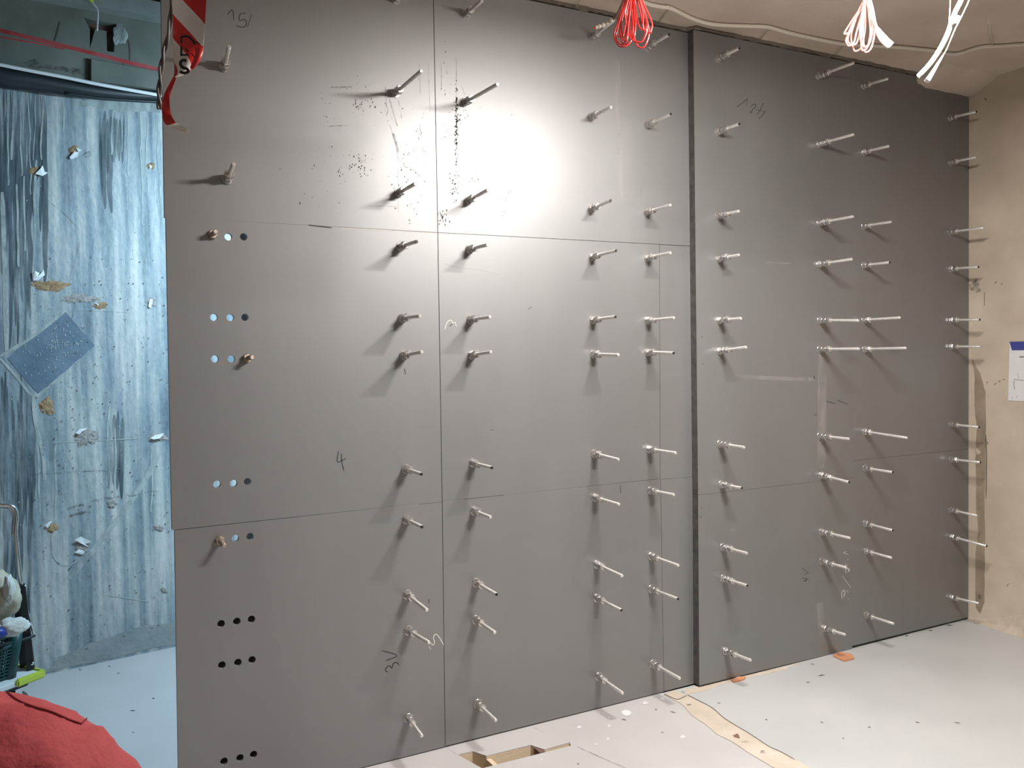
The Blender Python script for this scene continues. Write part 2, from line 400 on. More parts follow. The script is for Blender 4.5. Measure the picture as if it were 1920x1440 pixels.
for u, v, l in [(1175, 1336, 9), (1140, 1385, 3), (1142, 1360, 3), (1086, 1363, 4), (1118, 1395, 2), (1280, 1381, 5), (1142, 1345, 2), (1242, 1310, 4), (1210, 1318, 5), (1015, 1424, 2)]:
    bm.faces.new([bm.verts.new(on_z(u+l*math.cos(k)*rnd.uniform(.7, 1.2), v+l*.6*math.sin(k)*rnd.uniform(.7, 1.2), 0.0012)) for k in [j*math.tau/7 for j in range(7)]])
fk = from_bm('paint_drops', bm, 'paper', fl); tag(fk, kind='stuff')
ribbon('floor_joint', [[1.4, (1082, 1400), (1120, 1417), (1175, 1441)], [1.2, (1000, 1364), (1018, 1372)], [1.4, (836, 1403), (858, 1415)]], 'grime_faint', lambda u, v: on_z(u, v, 0.001), NFLOOR, 0.0003, 1.4, fl)

# the concrete wall that carries the plates
wf = box('wall_front', (0.605, WALL_Y+0.021, 0.0), (RIGHT_X+0.1, WALL_Y+0.33, 3.75), 'concrete_grey')
tag(wf, 'concrete wall clad with bolted dark grey steel plates', kind='structure')
box('kerb', (0.34, WALL_Y+0.03, 0.0), (0.606, WALL_Y+0.20, 0.80), 'concrete_dark', wf)

# right wall
wr = box('wall_right', (RIGHT_X, -3.0, 0.0), (RIGHT_X+0.2, WALL_Y+0.3, CEIL_Z+0.3), 'concrete_warm')
tag(wr, 'bare beige concrete wall beside the steel plates', kind='structure')
ceil = box('ceiling', (-4.0, -3.0, CEIL_Z), (RIGHT_X+0.2, WALL_Y+0.025, CEIL_Z+0.2), 'concrete_ceiling')
tag(ceil, 'rough brown concrete ceiling above the steel plates', kind='structure')
wb = box('wall_back', (-4.0, -3.2, 0.0), (RIGHT_X+0.2, -3.0, CEIL_Z+0.2), 'concrete_grey')
tag(wb, 'bare concrete wall behind the camera', kind='structure')
wl = box('wall_left', (-4.2, -3.2, 0.0), (-4.0, 5.6, 3.75), 'concrete_grey')
tag(wl, 'bare concrete wall far to the left', kind='structure')
we = box('wall_end', (2.9, WALL_Y+0.33, 0.0), (3.05, 5.6, 3.75), 'rear_beam')
tag(we, 'concrete end wall of the space beyond the plates', kind='structure')
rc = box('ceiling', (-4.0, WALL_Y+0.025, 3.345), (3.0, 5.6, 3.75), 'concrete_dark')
tag(rc, 'dark ceiling of the space beyond the plates', kind='structure')
bh = box('trim_1', (-4.0, WALL_Y-.12, CEIL_Z+0.2), (0.605, WALL_Y+0.02, 3.75), 'concrete_ceiling'); tag(bh, 'concrete bulkhead above the ceiling edge', kind='structure')

# ragged filler where plates meet the ceiling
bm = bmesh.new(); N = 150; rows_ = []
for i in range(N+1):
    x = 0.62 + (3.995-0.62)*i/N
    d = 0.010 + 0.012*abs(noise.noise(Vector((x*11, 0, 0)))) + 0.006*noise.noise(Vector((x*37, 5, 0)))
    yy = (RAISED_Y if x > 2.505 else WALL_Y)
    rows_.append((bm.verts.new((x, yy-0.012-0.02*abs(noise.noise(Vector((x*9, 2, 0)))), CEIL_Z+.004)), bm.verts.new((x, yy-0.004, CEIL_Z-d)), bm.verts.new((x, yy+.03, CEIL_Z-d))))
for a, b in zip(rows_, rows_[1:]):
    bm.faces.new((a[0], b[0], b[1], a[1])); bm.faces.new((a[1], b[1], b[2], a[2]))
from_bm('edge_filler', bm, 'concrete_dark', ceil)
# haunch over the right corner
bm = bmesh.new(); prof = [(3.01, 2.868), (2.955, 2.872), (2.90, 2.885), (2.85, 2.908), (2.79, CEIL_Z+.004)]; gr = []
for i in range(19):
    x = 3.99 + .44*i/18; k = min(1.0, .55+.45*i/3)
    gr.append([bm.verts.new((x + .004*noise.noise(Vector((x*9, z*40, 1))), y, CEIL_Z+.004-(CEIL_Z+.004-z)*(k if j else 1) + .005*noise.noise(Vector((x*13, y*13, 2))))) for j, (y, z) in enumerate(prof)])
for A_, B_ in zip(gr, gr[1:]):
    for j in range(4): bm.faces.new((A_[j], B_[j], B_[j+1], A_[j+1]))
cap = [bm.verts.new((3.99, 3.01, CEIL_Z+.004))]; bm.faces.new(gr[0]+cap)
from_bm('haunch', bm, 'concrete_ceiling', ceil, True)

# rear wall with its blue coat, upper wall, beam
def rear_pt(s, z, off=0.0):
    p = RW0 + RW_DIR*s + RW_N*off; return Vector((p.x, p.y, z))
def rear_slab(name, s_0, s_1, z0, z1, off, th, m, parent=None):
    c = [rear_pt(s_0, z0, off), rear_pt(s_1, z0, off), rear_pt(s_1, z1, off), rear_pt(s_0, z1, off)]
    b = [v - NREAR*th for v in c]
    return mesh_obj(name, c+b, [(0, 1, 2, 3), (7, 6, 5, 4), (0, 4, 5, 1), (1, 5, 6, 2), (2, 6, 7, 3), (3, 7, 4, 0)], m, parent)
rw = rear_slab('wall_rear', -3.6, 3.1, 0.0, 2.87, 0.0, 0.2, 'rear_coat')
tag(rw, 'streaked blue-grey coated wall beyond the plates', kind='structure')
up_holes = [[(155, 36), (172, 42), (216, 48), (211, 101), (198, 99), (197, 62), (176, 58), (166, 95), (166, 58)]]
def rear_sz(u, v):
    p = on_rear(u, v, 0.0); return (Vector((p.x, p.y))-RW0).dot(RW_DIR), p.z
uw = prism_poly('wall_upper', [(-3.6, 2.87), (3.0, 2.87), (3.0, 3.345), (-3.6, 3.345)], [[rear_sz(*p) for p in up_holes[0]]],
                lambda v: rear_pt(v.x, v.y, 0.03), NREAR, 0.06, 'rear_upper')
tag(uw, 'green-grey concrete upper wall beyond the plates', kind='structure')
rear_slab('broken_recess', rear_sz(140, 50)[0], rear_sz(240, 50)[0], 2.9, 3.34, -0.035, 0.05, 'brick_brown', uw)
bmz = [rear_sz(0, 14)[1], rear_sz(300, 50)[1]]
bs = [rear_sz(0, 12)[0], rear_sz(302, 52)[0]]
# beam along the top, slightly sloped as in the photograph
c0, c1 = rear_sz(0, 12), rear_sz(300, 50); d0, d1 = rear_sz(0, -32), rear_sz(300, 21)
def lin(a, b, s): return a[1] + (b[1]-a[1])*(s-a[0])/(b[0]-a[0])
bv = []
for s in (-3.5, 2.8):
    s_ = max(-1.0, min(1.6, s))
    for off in (0.11, 0.0):
        bv += [rear_pt(s, lin(c0, c1, s_), off), rear_pt(s, lin(d0, d1, s_), off)]
be = mesh_obj('top_beam', bv, [(0, 4, 5, 1), (2, 3, 7, 6), (0, 2, 6, 4), (1, 5, 7, 3), (0, 1, 3, 2), (4, 6, 7, 5)], 'rear_beam', uw)
c0, c1 = rear_sz(166, 118), rear_sz(300, 142)
d0, d1 = rear_sz(166, 158), rear_sz(300, 170)
lv = []
for p in (c0, c1, d1, d0):
    lv.append(rear_pt(p[0]+(0.3 if p in (c1, d1) else 0), p[1], 0.065))
lb = [v-NREAR*0.04 for v in lv]
mesh_obj('ledge', lv+lb, [(0, 1, 2, 3), (0, 4, 5, 1), (1, 5, 6, 2), (2, 6, 7, 3), (3, 7, 4, 0)], 'rear_upper', uw)
P_UP = lambda u, v: on_rear(u, v, 0.03)
ribbon('red_line', [[7.5, (-60, 42), (0, 57), (110, 84), (190, 104), (240, 117), (300, 131)], [3.0, (-20, 66), (60, 80), (120, 92)]], 'red_paint', P_UP, NREAR, 0.002, 7, uw)
ribbon('rust_runs', [[3, (112, 40), (107, 60), (102, 78)], [2.5, (240, 75), (243, 95), (243, 114)], [2, (230, 118), (236, 140), (238, 158)]], 'grime', P_UP, NREAR, 0.0025, 3, uw)
rnd = random.Random(5)
for i in range(9):
    u = 60+i*24+rnd.uniform(-8, 8); blob('dark_stain', (u, 118+i*5.0+rnd.uniform(-3, 3)), rnd.uniform(9, 17), rnd.uniform(4, 7), 'grime_faint', P_UP, NREAR, 0.003, uw, .5, 18, i)
blob('plaster_dab', (225, 65), 12, 22, 'rear_pale', P_UP, NREAR, 0.004, uw, .3, 24, 4, 0.003)

# coat damage and dark streaks on the blue wall
dk = [(-40, 160), (90, 178), (88, 300), (78, 420), (70, 520), (76, 600), (5, 655), (-40, 660)]
def rear_patch(name, px, m, off=0.001):
    return prism_poly(name, [rear_sz(*p) for p in px], [], lambda v: rear_pt(v.x, v.y, off), NREAR, 0.0008, m, rw)
def jag(px, n=7, a=3.0, seed=1):
    r = random.Random(seed); out = []
    for i, p in enumerate(px):
        q = px[(i+1) % len(px)]
        for k in range(n):
            t = k/n; out.append((p[0]+(q[0]-p[0])*t + r.uniform(-a, a)*(k > 0), p[1]+(q[1]-p[1])*t + r.uniform(-a, a)*(k > 0)))
    return out
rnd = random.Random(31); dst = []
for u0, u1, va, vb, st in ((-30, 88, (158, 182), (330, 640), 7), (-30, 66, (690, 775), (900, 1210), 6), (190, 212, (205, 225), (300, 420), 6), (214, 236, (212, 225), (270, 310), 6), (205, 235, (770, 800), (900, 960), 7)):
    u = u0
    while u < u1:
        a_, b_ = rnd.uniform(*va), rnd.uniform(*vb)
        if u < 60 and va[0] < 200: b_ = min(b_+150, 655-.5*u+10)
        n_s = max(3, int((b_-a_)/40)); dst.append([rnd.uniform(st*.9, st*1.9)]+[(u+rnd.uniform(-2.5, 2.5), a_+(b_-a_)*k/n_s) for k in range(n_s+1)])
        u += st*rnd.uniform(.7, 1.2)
ds = ribbon('dark_streaks', dst, 'rear_dark', P_REAR, NREAR, 0.0012, 10, rw, True); tag(ds, kind='stuff')  # tapering dark vertical strips, densest on the left part of the wall
rear_patch('bare_square_patch', jag([(122, 584), (178, 648), (118, 700), (72, 738), (14, 672)], 5, 1.5, 5), 'rear_blue', 0.0016)
rear_patch('pale_runoff_patch', jag([(150, 190), (300, 184), (300, 212), (240, 208), (205, 206), (150, 198)], 6, 3, 6), 'rear_pale', 0.0014)
rear_patch('grey_base_band', jag([(85, 1262), (330, 1208), (330, 1165), (250, 1180), (170, 1205), (110, 1232)], 6, 3, 7), 'rear_grey', 0.0014)
drips = []
rnd = random.Random(11)
for u0, v0, v1 in [(14, 175, 345), (26, 165, 300), (38, 190, 330), (52, 180, 365), (66, 175, 300), (82, 178, 300), (118, 190, 240), (212, 205, 290), (228, 212, 285), (240, 215, 330), (262, 212, 420), (275, 220, 330), (297, 216, 420), (31, 345, 500), (45, 330, 470), (68, 300, 480), (70, 820, 960), (104, 835, 970), (98, 1000, 1045), (285, 840, 960), (205, 760, 830), (215, 800, 930)]:
    u = u0; poly = [rnd.uniform(2.0, 4.5)]
    v = v0
    while v < v1:
        poly.append((u, v)); u += rnd.uniform(-2.2, 2.2); v += rnd.uniform(18, 32)
    poly.append((u, v1)); drips.append(poly)
dr = ribbon('lime_drips', drips, 'rear_chalk', P_REAR, NREAR, 0.0022, 3, rw); tag(dr, kind='stuff')
ribbon('pale_line', [[6, (0, 668), (60, 632), (122, 583)], [5, (0, 672), (30, 705), (62, 742), (95, 722), (120, 700)], [7, (62, 742), (66, 790), (80, 850), (84, 900)], [10, (300, 850), (262, 915), (200, 1000), (130, 1085)],
     [3, (100, 1010), (102, 1045), (122, 1060), (145, 1052)], [9, (4, 360), (8, 480), (12, 660)], [1.6, (100, 830), (180, 826), (260, 822)], [3, (200, 1115), (280, 1128)]], 'rear_chalk', P_REAR, NREAR, 0.0026, 4, rw)
ribbon('coat_crack', [[1.3, (57, 890), (150, 884), (225, 881)], [2.2, (110, 962), (122, 958)], [3, (126, 955), (150, 946), (158, 948)], [2.2, (170, 942), (176, 938), (190, 936)], [3, (196, 932), (206, 934), (228, 930)], [2.4, (236, 926), (246, 930), (262, 926)], [2, (270, 924), (282, 921), (298, 922)], [5, (130, 968), (150, 962), (170, 960)], [1.5, (140, 582), (240, 586)], [1.6, (90, 376), (130, 410), (155, 440)], [1.6, (150, 452), (140, 490), (130, 520)]], 'grime_faint', P_REAR, NREAR, 0.0028, 2, rw)
for i, (c, rx, ry, m_) in enumerate([((95, 536), 30, 11, 'spall_brown'), ((150, 560), 30, 9, 'spall_grey'), ((188, 573), 14, 6, 'spall_brown'), ((88, 762), 16, 14, 'spall_brown'), ((162, 820), 20, 18, 'spall_grey'), ((296, 820), 16, 9, 'spall_grey'), ((98, 990), 10, 9, 'spall_brown'), ((153, 1024), 15, 16, 'spall_grey'),
        ((63, 320), 9, 8, 'spall_brown'), ((137, 282), 8, 10, 'spall_brown'), ((283, 311), 7, 7, 'spall_brown'), ((284, 566), 9, 9, 'spall_grey'), ((308, 1107), 6, 5, 'spall_grey'), ((210, 945), 9, 9, 'spall_grey'), ((165, 290), 9, 6, 'rear_pale'), ((298, 990), 9, 7, 'spall_grey')]):
    blob('spall_patch', c, rx, ry, m_, P_REAR, NREAR, 0.003, rw, .30, 36, i+3, 0.003)
flakes = [[(66, 326), (76, 316), (80, 310), (84, 322), (90, 324), (80, 330)], [(130, 295), (140, 284), (148, 286), (146, 294), (134, 299)], [(142, 276), (154, 282), (147, 285)], [(60, 512), (66, 508), (74, 512), (70, 520), (82, 506), (84, 516), (72, 526), (62, 526)],
          [(178, 566), (186, 570), (184, 574)], [(278, 575), (281, 560), (287, 562), (283, 578)], [(142, 812), (150, 804), (165, 803), (156, 808), (148, 815)], [(282, 822), (290, 816), (308, 812), (300, 822), (288, 824)], [(140, 1012), (152, 1006), (172, 1016), (160, 1020), (166, 1026), (150, 1018)], [(140, 1036), (148, 1030), (160, 1034), (154, 1040)], [(84, 986), (92, 978), (98, 976), (90, 990)], [(280, 308), (286, 312), (281, 318)]]
for f in flakes:
    bm = bmesh.new(); r_ = random.Random(len(f))
    bm.faces.new([bm.verts.new(on_rear(*p, 0.006+r_.uniform(0, .012))) for p in f])
    from_bm('paint_flake', bm, 'flake_white', rw)
rnd = random.Random(9); bm = bmesh.new()
for i in range(420):
    if i < 170: u, v = rnd.gauss(115, 30), rnd.gauss(650, 35)
    else: u, v = rnd.uniform(20, 325), rnd.uniform(330, 1200)
    r_ = rnd.uniform(.5, 1.5)
    if v > 1270-.21*u-10: continue
    bm.faces.new([bm.verts.new(on_rear(u+r_*a, v+r_*b, 0.004)) for a, b in ((-1, 0), (0, -1.6), (1, 0), (0, 1.6))])
fk = from_bm('coat_specks', bm, 'rear_chalk', rw); tag(fk, kind='stuff')
rnd = random.Random(19); bm = bmesh.new()
for i in range(300):
    u, v = rnd.uniform(60, 325), rnd.uniform(480, 1230)
    r_ = rnd.uniform(.6, 1.6)
    if v > 1270-.21*u-6: continue
    bm.faces.new([bm.verts.new(on_rear(u+r_*a, v+r_*b, 0.0036)) for a, b in ((-1.4, 0.3), (0, -1.0), (1.2, 0), (0.2, 1.3))])
fk = from_bm('coat_pits', bm, 'grime', rw); tag(fk, kind='stuff')

# right wall wear
prism_poly('damp_band', [(v.y, v.z) for v in (P_RIGHT(*p) for p in jag([(1822, 672), (1826, 678), (1838, 700), (1848, 735), (1849, 800), (1848, 860), (1846, 960), (1847, 1060), (1846, 1130), (1838, 1150), (1830, 1140), (1829, 1050), (1834, 1000), (1830, 930), (1829, 860), (1832, 800), (1827, 760), (1828, 710)], 4, 1.0, 8))], [],
           lambda v: Vector((RIGHT_X-0.0012, v.x, v.y)), NRIGHT, 0.001, 'concrete_stain', wr)
ribbon('wall_crack', [[1.6, (1849, 815), (1850, 870), (1849, 935)], [1.6, (1846, 548), (1846, 573)]], 'grime', P_RIGHT, NRIGHT, 0.0016, 1.5, wr)
ribbon('wall_marks', [[1.2, (1834, 1118), (1838, 1115), (1836, 1122), (1841, 1119)], [2.2, (1850, 718), (1853, 716)], [2.2, (1865, 722), (1868, 718)], [2.2, (1873, 716), (1876, 714)], [2.2, (1881, 712), (1884, 711)], [2, (1852, 828), (1853, 834)], [1.5, (1888, 1099), (1892, 1094)], [1.5, (1877, 534), (1880, 530)], [3, (1847, 184), (1850, 188)], [2, (1865, 532), (1869, 528)]], 'grime', P_RIGHT, NRIGHT, 0.0022, 1.5, wr)
blob('wall_dab', (1833, 846), 5, 6, 'mortar', P_RIGHT, NRIGHT, 0.003, wr, .4, 16, 2, 0.002)
blob('wall_stain', (1828, 537), 12, 9, 'grime_faint', P_RIGHT, NRIGHT, 0.001, wr, .5, 18, 6)
# mortar fillet at the foot of the right wall
bm = bmesh.new(); rows_ = []
for i in range(61):
    y = WALL_Y-.04 - 1.6*i/60
    wd = 0.055 + 0.03*noise.noise(Vector((y*4, 1, 0))) + 0.02*noise.noise(Vector((y*13, 4, 0)))
    k_ = min(1, .25+i/14)
    wd *= k_; h = (0.075 + 0.05*noise.noise(Vector((y*3.2, 7, 0))))*k_
    rows_.append((bm.verts.new((RIGHT_X-wd, y, 0.0)), bm.verts.new((RIGHT_X-wd*.45, y, h*.35)), bm.verts.new((RIGHT_X+.001, y, h))))
for a, b in zip(rows_, rows_[1:]):
    bm.faces.new((a[0], b[0], b[1], a[1])); bm.faces.new((a[1], b[1], b[2], a[2]))
from_bm('mortar_fillet', bm, 'mortar', wr)

# ================================================================ STEEL PLATES
HOLES = {3: [(428, 444), (457, 444)], 4: [(401, 595), (432, 595.5), (459.5, 595)], 5: [(403, 673), (434, 673)],
         6: [(407, 908), (438, 906.5), (464, 903)], 7: [(441.5, 1009.5), (469, 1006)], 8: [(414.5, 1169.5), (444, 1165), (471.5, 1161)],
         9: [(416, 1247), (446, 1242), (472.5, 1237)], 10: [(420, 1427.5), (450, 1421), (475.5, 1414.5)]}
def circ(u, v, r=0.0122, n=20):
    p = P_BASE(u, v); return [(p.x+r*math.cos(k*math.tau/n), p.z+r*math.sin(k*math.tau/n)) for k in range(n)]
G = 0.0005
V = 0.0010
K = 0.00018
def plate(corners, y, t, holes=(), label=None, bev=True):
    o = prism_poly('steel_plate', corners, [circ(*h) for h in holes], lambda v: Vector((v.x, y, v.y)), NWALL, t, 'steel_plate', wf)
    if label: o['label'] = label
    if y < WALL_Y-.01:        # flame-cut dark edges of the thick plates
        o.data.materials.append(MATS['cut_edge'])
        for p in o.data.polygons:
            if abs(p.normal.y) < .5: p.material_index = 1
    if bev:
        b = o.modifiers.new('edge', 'BEVEL'); b.width = 0.0005; b.segments = 1; b.limit_method = 'ANGLE'
    return o
PT = 2.922
p_tl = plate([(0.322, 1.981+G), (1.2875-V, 1.981+G), (1.289-V, PT), (0.336, PT)], WALL_Y, 0.02, [], 'upper left steel plate with glare and scratches')
p_ml = plate([(0.315, 0.955+K), (1.283-V, 0.957+K), (1.2875-V, 1.981-G), (0.326, 1.983-G)], WALL_Y, 0.02, HOLES[3]+HOLES[4]+HOLES[5]+HOLES[6], 'middle left steel plate marked 4')
p_bl = plate([(0.309, 0.004), (1.275-V, 0.004), (1.283-V, 0.957-K), (0.323, 0.953-K)], WALL_Y, 0.02, HOLES[7]+HOLES[8]+HOLES[9]+HOLES[10], 'lower left steel plate marked 3')
p_tc = plate([(1.2875+V, 1.981+G), (2.53, 1.984+G), (2.53, PT), (1.289+V, PT)], WALL_Y, 0.02)
p_mc = plate([(1.283+V, 0.957+K), (2.326-V, 0.956+K), (2.337-V, 1.983-G), (1.2875+V, 1.981-G)], WALL_Y, 0.02)
p_bc = plate([(1.275+V, 0.006), (2.333-V, 0.004), (2.328-V, 0.955-K), (1.283+V, 0.957-K)], WALL_Y, 0.02)
p_ms = plate([(2.326+V, 0.952+G), (2.53, 0.948+G), (2.53, 1.983-G), (2.337+V, 1.983-G)], WALL_Y+.001, 0.019)
p_bs = plate([(2.333+V, 0.004), (2.53, 0.006), (2.53, 0.948-G), (2.328+V, 0.952-G)], WALL_Y+.001, 0.019)
p_tr = plate([(2.506, 0.872+G), (3.498-.0004, 0.868+G), (3.506-.0004, PT), (2.505, PT)], RAISED_Y, 0.057, [], 'upper right thick steel plate', bev=False)
p_br = plate([(2.502, 0.010), (3.492-.0004, 0.001), (3.498-.0004, 0.868-G), (2.506, 0.872-G)], RAISED_Y, 0.057, [], 'lower right thick steel plate marked 7', bev=False)
p_te = plate([(3.498, 0.952+G), (4.418, 0.950+G), (4.418, 2.856), (4.405, 2.868), (3.995, 2.884), (3.993, PT), (3.506, PT)], RAISED_Y, 0.057, bev=False)
p_be = plate([(3.492, 0.014), (4.418, 0.010), (4.418, 0.950-G), (3.498, 0.952-G)], RAISED_Y, 0.057, bev=False)

ribbon('marker_writing', [[(425.7, 28), (436, 18.7), (438, 37.5)], [(461, 25), (450, 27), (449, 38), (459, 37), (462, 45), (456, 51), (442, 48)], [(472, 27), (464, 51)]], 'marker', P_BASE, NWALL, .0006, 1.5, p_tl)
ribbon('marker_writing', [[(634.5, 845), (633, 866), (649, 859)], [(640, 850), (641, 867), (645, 883)]], 'marker', P_BASE, NWALL, .0006, 1.7, p_ml)
ribbon('marker_tick', [[2.6, (758.5, 691), (760, 702)]], 'marker', P_BASE, NWALL, .0006, 2, p_ml)
ribbon('marker_writing', [[(715, 1219.5), (744, 1229), (723, 1239)], [(748, 1247), (744, 1242.5), (737.5, 1244), (734.5, 1252.5), (730, 1248), (724, 1252.5), (723, 1257.5), (727.5, 1260.5)]], 'marker', P_BASE, NWALL, .0006, 1.8, p_bl)
ribbon('chalk_squiggle', [[(807, 1205), (812, 1209.4), (814.4, 1203.5), (812.5, 1194.8), (816.8, 1189), (822.7, 1193.8), (832, 1209.4)], [2, (804.2, 1211.3), (807.6, 1217.6)]], 'chalk', P_BASE, NWALL, .0006, 1.6, p_bl)
ribbon('marker_tick', [[2.2, (803.5, 1123), (804.5, 1131)]], 'marker', P_BASE, NWALL, .0006, 2, p_bl)
ribbon('chalk_scribble', [[(834, 618), (838, 605), (845, 600), (848, 606), (843, 612), (852, 604), (856, 612)]], 'chalk', P_BASE, NWALL, .0006, 1.2, p_mc)
ribbon('light_scratch', [[2.4, (833, 494), (860, 502), (900, 506), (935, 515)], [1.4, (905, 575), (912, 570), (918, 563)], [1.2, (840, 525), (858, 534)]], 'chalk_faint', P_BASE, NWALL, .0006, 2, p_mc)
ribbon('marker_tick', [[1.6, (990, 579.5), (997, 575.5)], [1.4, (920, 806), (925, 806)]], 'marker', P_BASE, NWALL, .0006, 2, p_mc)
ribbon('marker_tick', [[1.8, (1163, 910), (1164, 925)]], 'marker', P_BASE, NWALL, .0006, 2, p_bc)
ribbon('seam_residue', [[1.4, (785, 945.5), (828, 941)], [1.4, (870, 936), (945, 928)]], 'grime', P_BASE, NWALL, .0007, 1.4, p_bc)
ribbon('seam_chip', [[2.4, (578, 422), (600, 424.5), (622, 427)]], 'grime', P_BASE, NWALL, .0007, 2, p_tl)
ribbon('painted_seam_glint', [[1.3, (640, 429), (700, 431), (735, 432.5)], [1.3, (755, 433.5), (812, 437)]], 'chalk', P_BASE, NWALL, .0008, 1.2, p_ml)  # glints on the seam edge, painted as thin pale strips
ribbon('painted_seam_glint', [[1.3, (830, 439), (855, 441)], [1.3, (865, 441.5), (900, 443.5)]], 'chalk', P_BASE, NWALL, .0008, 1.2, p_mc)
ribbon('chalk_smear', [[11, (1156, 112), (1157, 150), (1156, 185)], [7, (1155, 185), (1158, 230), (1161, 290)], [9, (1160, 250), (1164, 320), (1167, 372)]], 'chalk_faint', P_BASE, NWALL, .0006, 9, p_tc)
ribbon('marker_writing', [[(1381.4, 200.7), (1392, 193), (1401.7, 185.4)], [(1401.7, 185.4), (1399.8, 199.2)], [(1407, 201), (1410.8, 196.8), (1414.7, 195), (1416.8, 197.1), (1415.7, 201.3), (1411.6, 205.4), (1406.4, 209.6), (1408, 211.7), (1410.5, 209.6)], [(1417.8, 205.7), (1435, 208.8)], [(1435, 208.8), (1428.2, 217.4), (1421.7, 222.9)], [(1431.4, 192.4), (1425, 206), (1419.4, 215.3)]], 'marker', P_RAISED, NWALL, .0006, 1.2, p_tr)
ribbon('chalk_smear', [[7, (1373, 702), (1400, 706), (1470, 710), (1530, 711)], [5, (1436, 492), (1482, 494)], [16, (1541, 660), (1541, 800), (1539, 880)]], 'chalk_faint', P_RAISED, NWALL, .0006, 6, p_tr)
ribbon('marker_tick', [[1.8, (1549, 752), (1566, 757)], [1.6, (1570, 750), (1589, 758)], [1.4, (1526, 778), (1533, 777)], [2.4, (1526, 705), (1527.5, 711)]], 'marker', P_RAISED, NWALL, .0006, 2, p_tr)
ribbon('marker_writing', [[(1503, 1064.6), (1515.8, 1073.6)], [(1515.8, 1073.6), (1507.8, 1077.5)], [(1515.4, 1086.4), (1504.3, 1084)], [(1511.3, 1083.3), (1511.3, 1088.9), (1505.7, 1088.9)]], 'marker', P_RAISED, NWALL, .0006, 1.4, p_br)
ribbon('chalk_writing', [[(1590, 1039.6), (1580.7, 1036.4)], [(1580.7, 1036.4), (1587, 1034)], [(1584.9, 1059.7), (1591, 1059)], [(1585, 1055.6), (1585.6, 1063.2)], [(1591.8, 1064.6), (1591.8, 1071.5), (1588.3, 1065.3), (1584.9, 1070.8), (1587, 1074.3)], [(1579.3, 1079.9), (1595.3, 1102)],
        [(1578.6, 1122.9), (1577.9, 1113.9), (1580.7, 1107), (1584.2, 1109.7), (1581.4, 1119.4)], [(1587, 1106), (1590.4, 1111)], [(1589.7, 1121), (1591, 1123.6)], [1.8, (1589, 1049), (1590.5, 1049)]], 'chalk', P_RAISED, NWALL, .0006, 1.1, p_br)
ribbon('chalk_smear', [[14, (1537, 1130), (1539, 1160), (1541, 1190)], [9, (1371, 993), (1378, 995)]], 'chalk_faint', P_RAISED, NWALL, .0006, 9, p_br)
ribbon('edge_nicks', [[2, (1315, 952), (1316, 954)], [1.4, (1313, 966), (1315, 972)], [1.6, (1316, 630), (1316, 634)], [1.6, (1317, 680), (1317.5, 684)]], 'grime', P_RAISED, NWALL, .0006, 1.4, p_br)
# grime and handling marks in the glare
ribbon('grease_scratches', [[1.6, (723, 162), (724, 195), (727, 207), (724, 218)], [2.2, (730, 185), (740, 220), (745, 237)], [2.0, (747, 188), (753, 222)], [2.0, (731, 235), (742, 272), (748, 305)], [3.0, (738, 250), (748, 285), (758, 310)], [2.2, (757, 312), (775, 318), (790, 335)], [2.0, (787, 232), (790, 265), (798, 318)],
        [1.6, (786, 118), (788, 175)], [1.4, (803, 118), (806, 210)], [1.2, (746, 310), (747, 400)], [4, (620, 164), (660, 163)], [3, (615, 237), (650, 235)], [1.4, (690, 386), (745, 387)], [1.2, (668, 290), (676, 300), (690, 306)]], 'grime_faint', P_BASE, NWALL, .0006, 2, p_tl)
rnd = random.Random(21)
def specks(name, parent, clusters, m='grime'):
    bm = bmesh.new()
    for cu, cv, su, sv, n, r in clusters:
        for _ in range(n):
            u, v = rnd.gauss(cu, su), rnd.gauss(cv, sv); q = r*rnd.uniform(.5, 1.3); h = rnd.uniform(.8, 2.2)
            bm.faces.new([bm.verts.new(P_BASE(u+q*a, v+q*b*h)+NWALL*.0006) for a, b in ((-1, .2), (0, -1), (1, -.1), (.2, 1))])
    o = from_bm(name, bm, m, parent); tag(o, kind='stuff'); return o
specks('grime_specks', p_tl, [(672, 310, 14, 12, 40, 1.1), (635, 322, 2, 2, 3, 1.3), (680, 197, 14, 5, 22, 1.2), (600, 330, 35, 30, 30, .8), (760, 330, 20, 25, 30, 1.0), (700, 220, 40, 50, 40, .7), (560, 380, 3, 3, 2, 1.2), (780, 260, 12, 30, 14, .9), (610, 200, 8, 25, 10, 1.0), (770, 395, 18, 12, 10, 1.0)])
specks('grime_specks', p_tc, [(856, 215, 1.4, 30, 55, 1.3), (855, 260, 1.6, 28, 60, 1.2), (853, 345, 5, 16, 40, 1.1), (859, 222, 7, 14, 34, 1.0), (838, 250, 6, 8, 12, .9), (832, 410, 5, 8, 22, 1.2), (835, 160, 4, 25, 12, .9), (880, 335, 12, 10, 16, .9), (952, 370, 5, 8, 12, .8), (945, 378, 30, 20, 10, .6), (900, 250, 40, 50, 12, .6)])
ribbon('grease_scratches', [[1.2, (855, 105), (856, 160), (855, 215)], [2, (827, 118), (828, 165)], [2.4, (824, 395), (830, 412), (833, 422)], [1.2, (865, 160), (872, 178)], [1, (917, 356), (915, 374)], [1.5, (1202, 363), (1201, 352)]], 'grime_faint', P_BASE, NWALL, .0006, 2, p_tc)

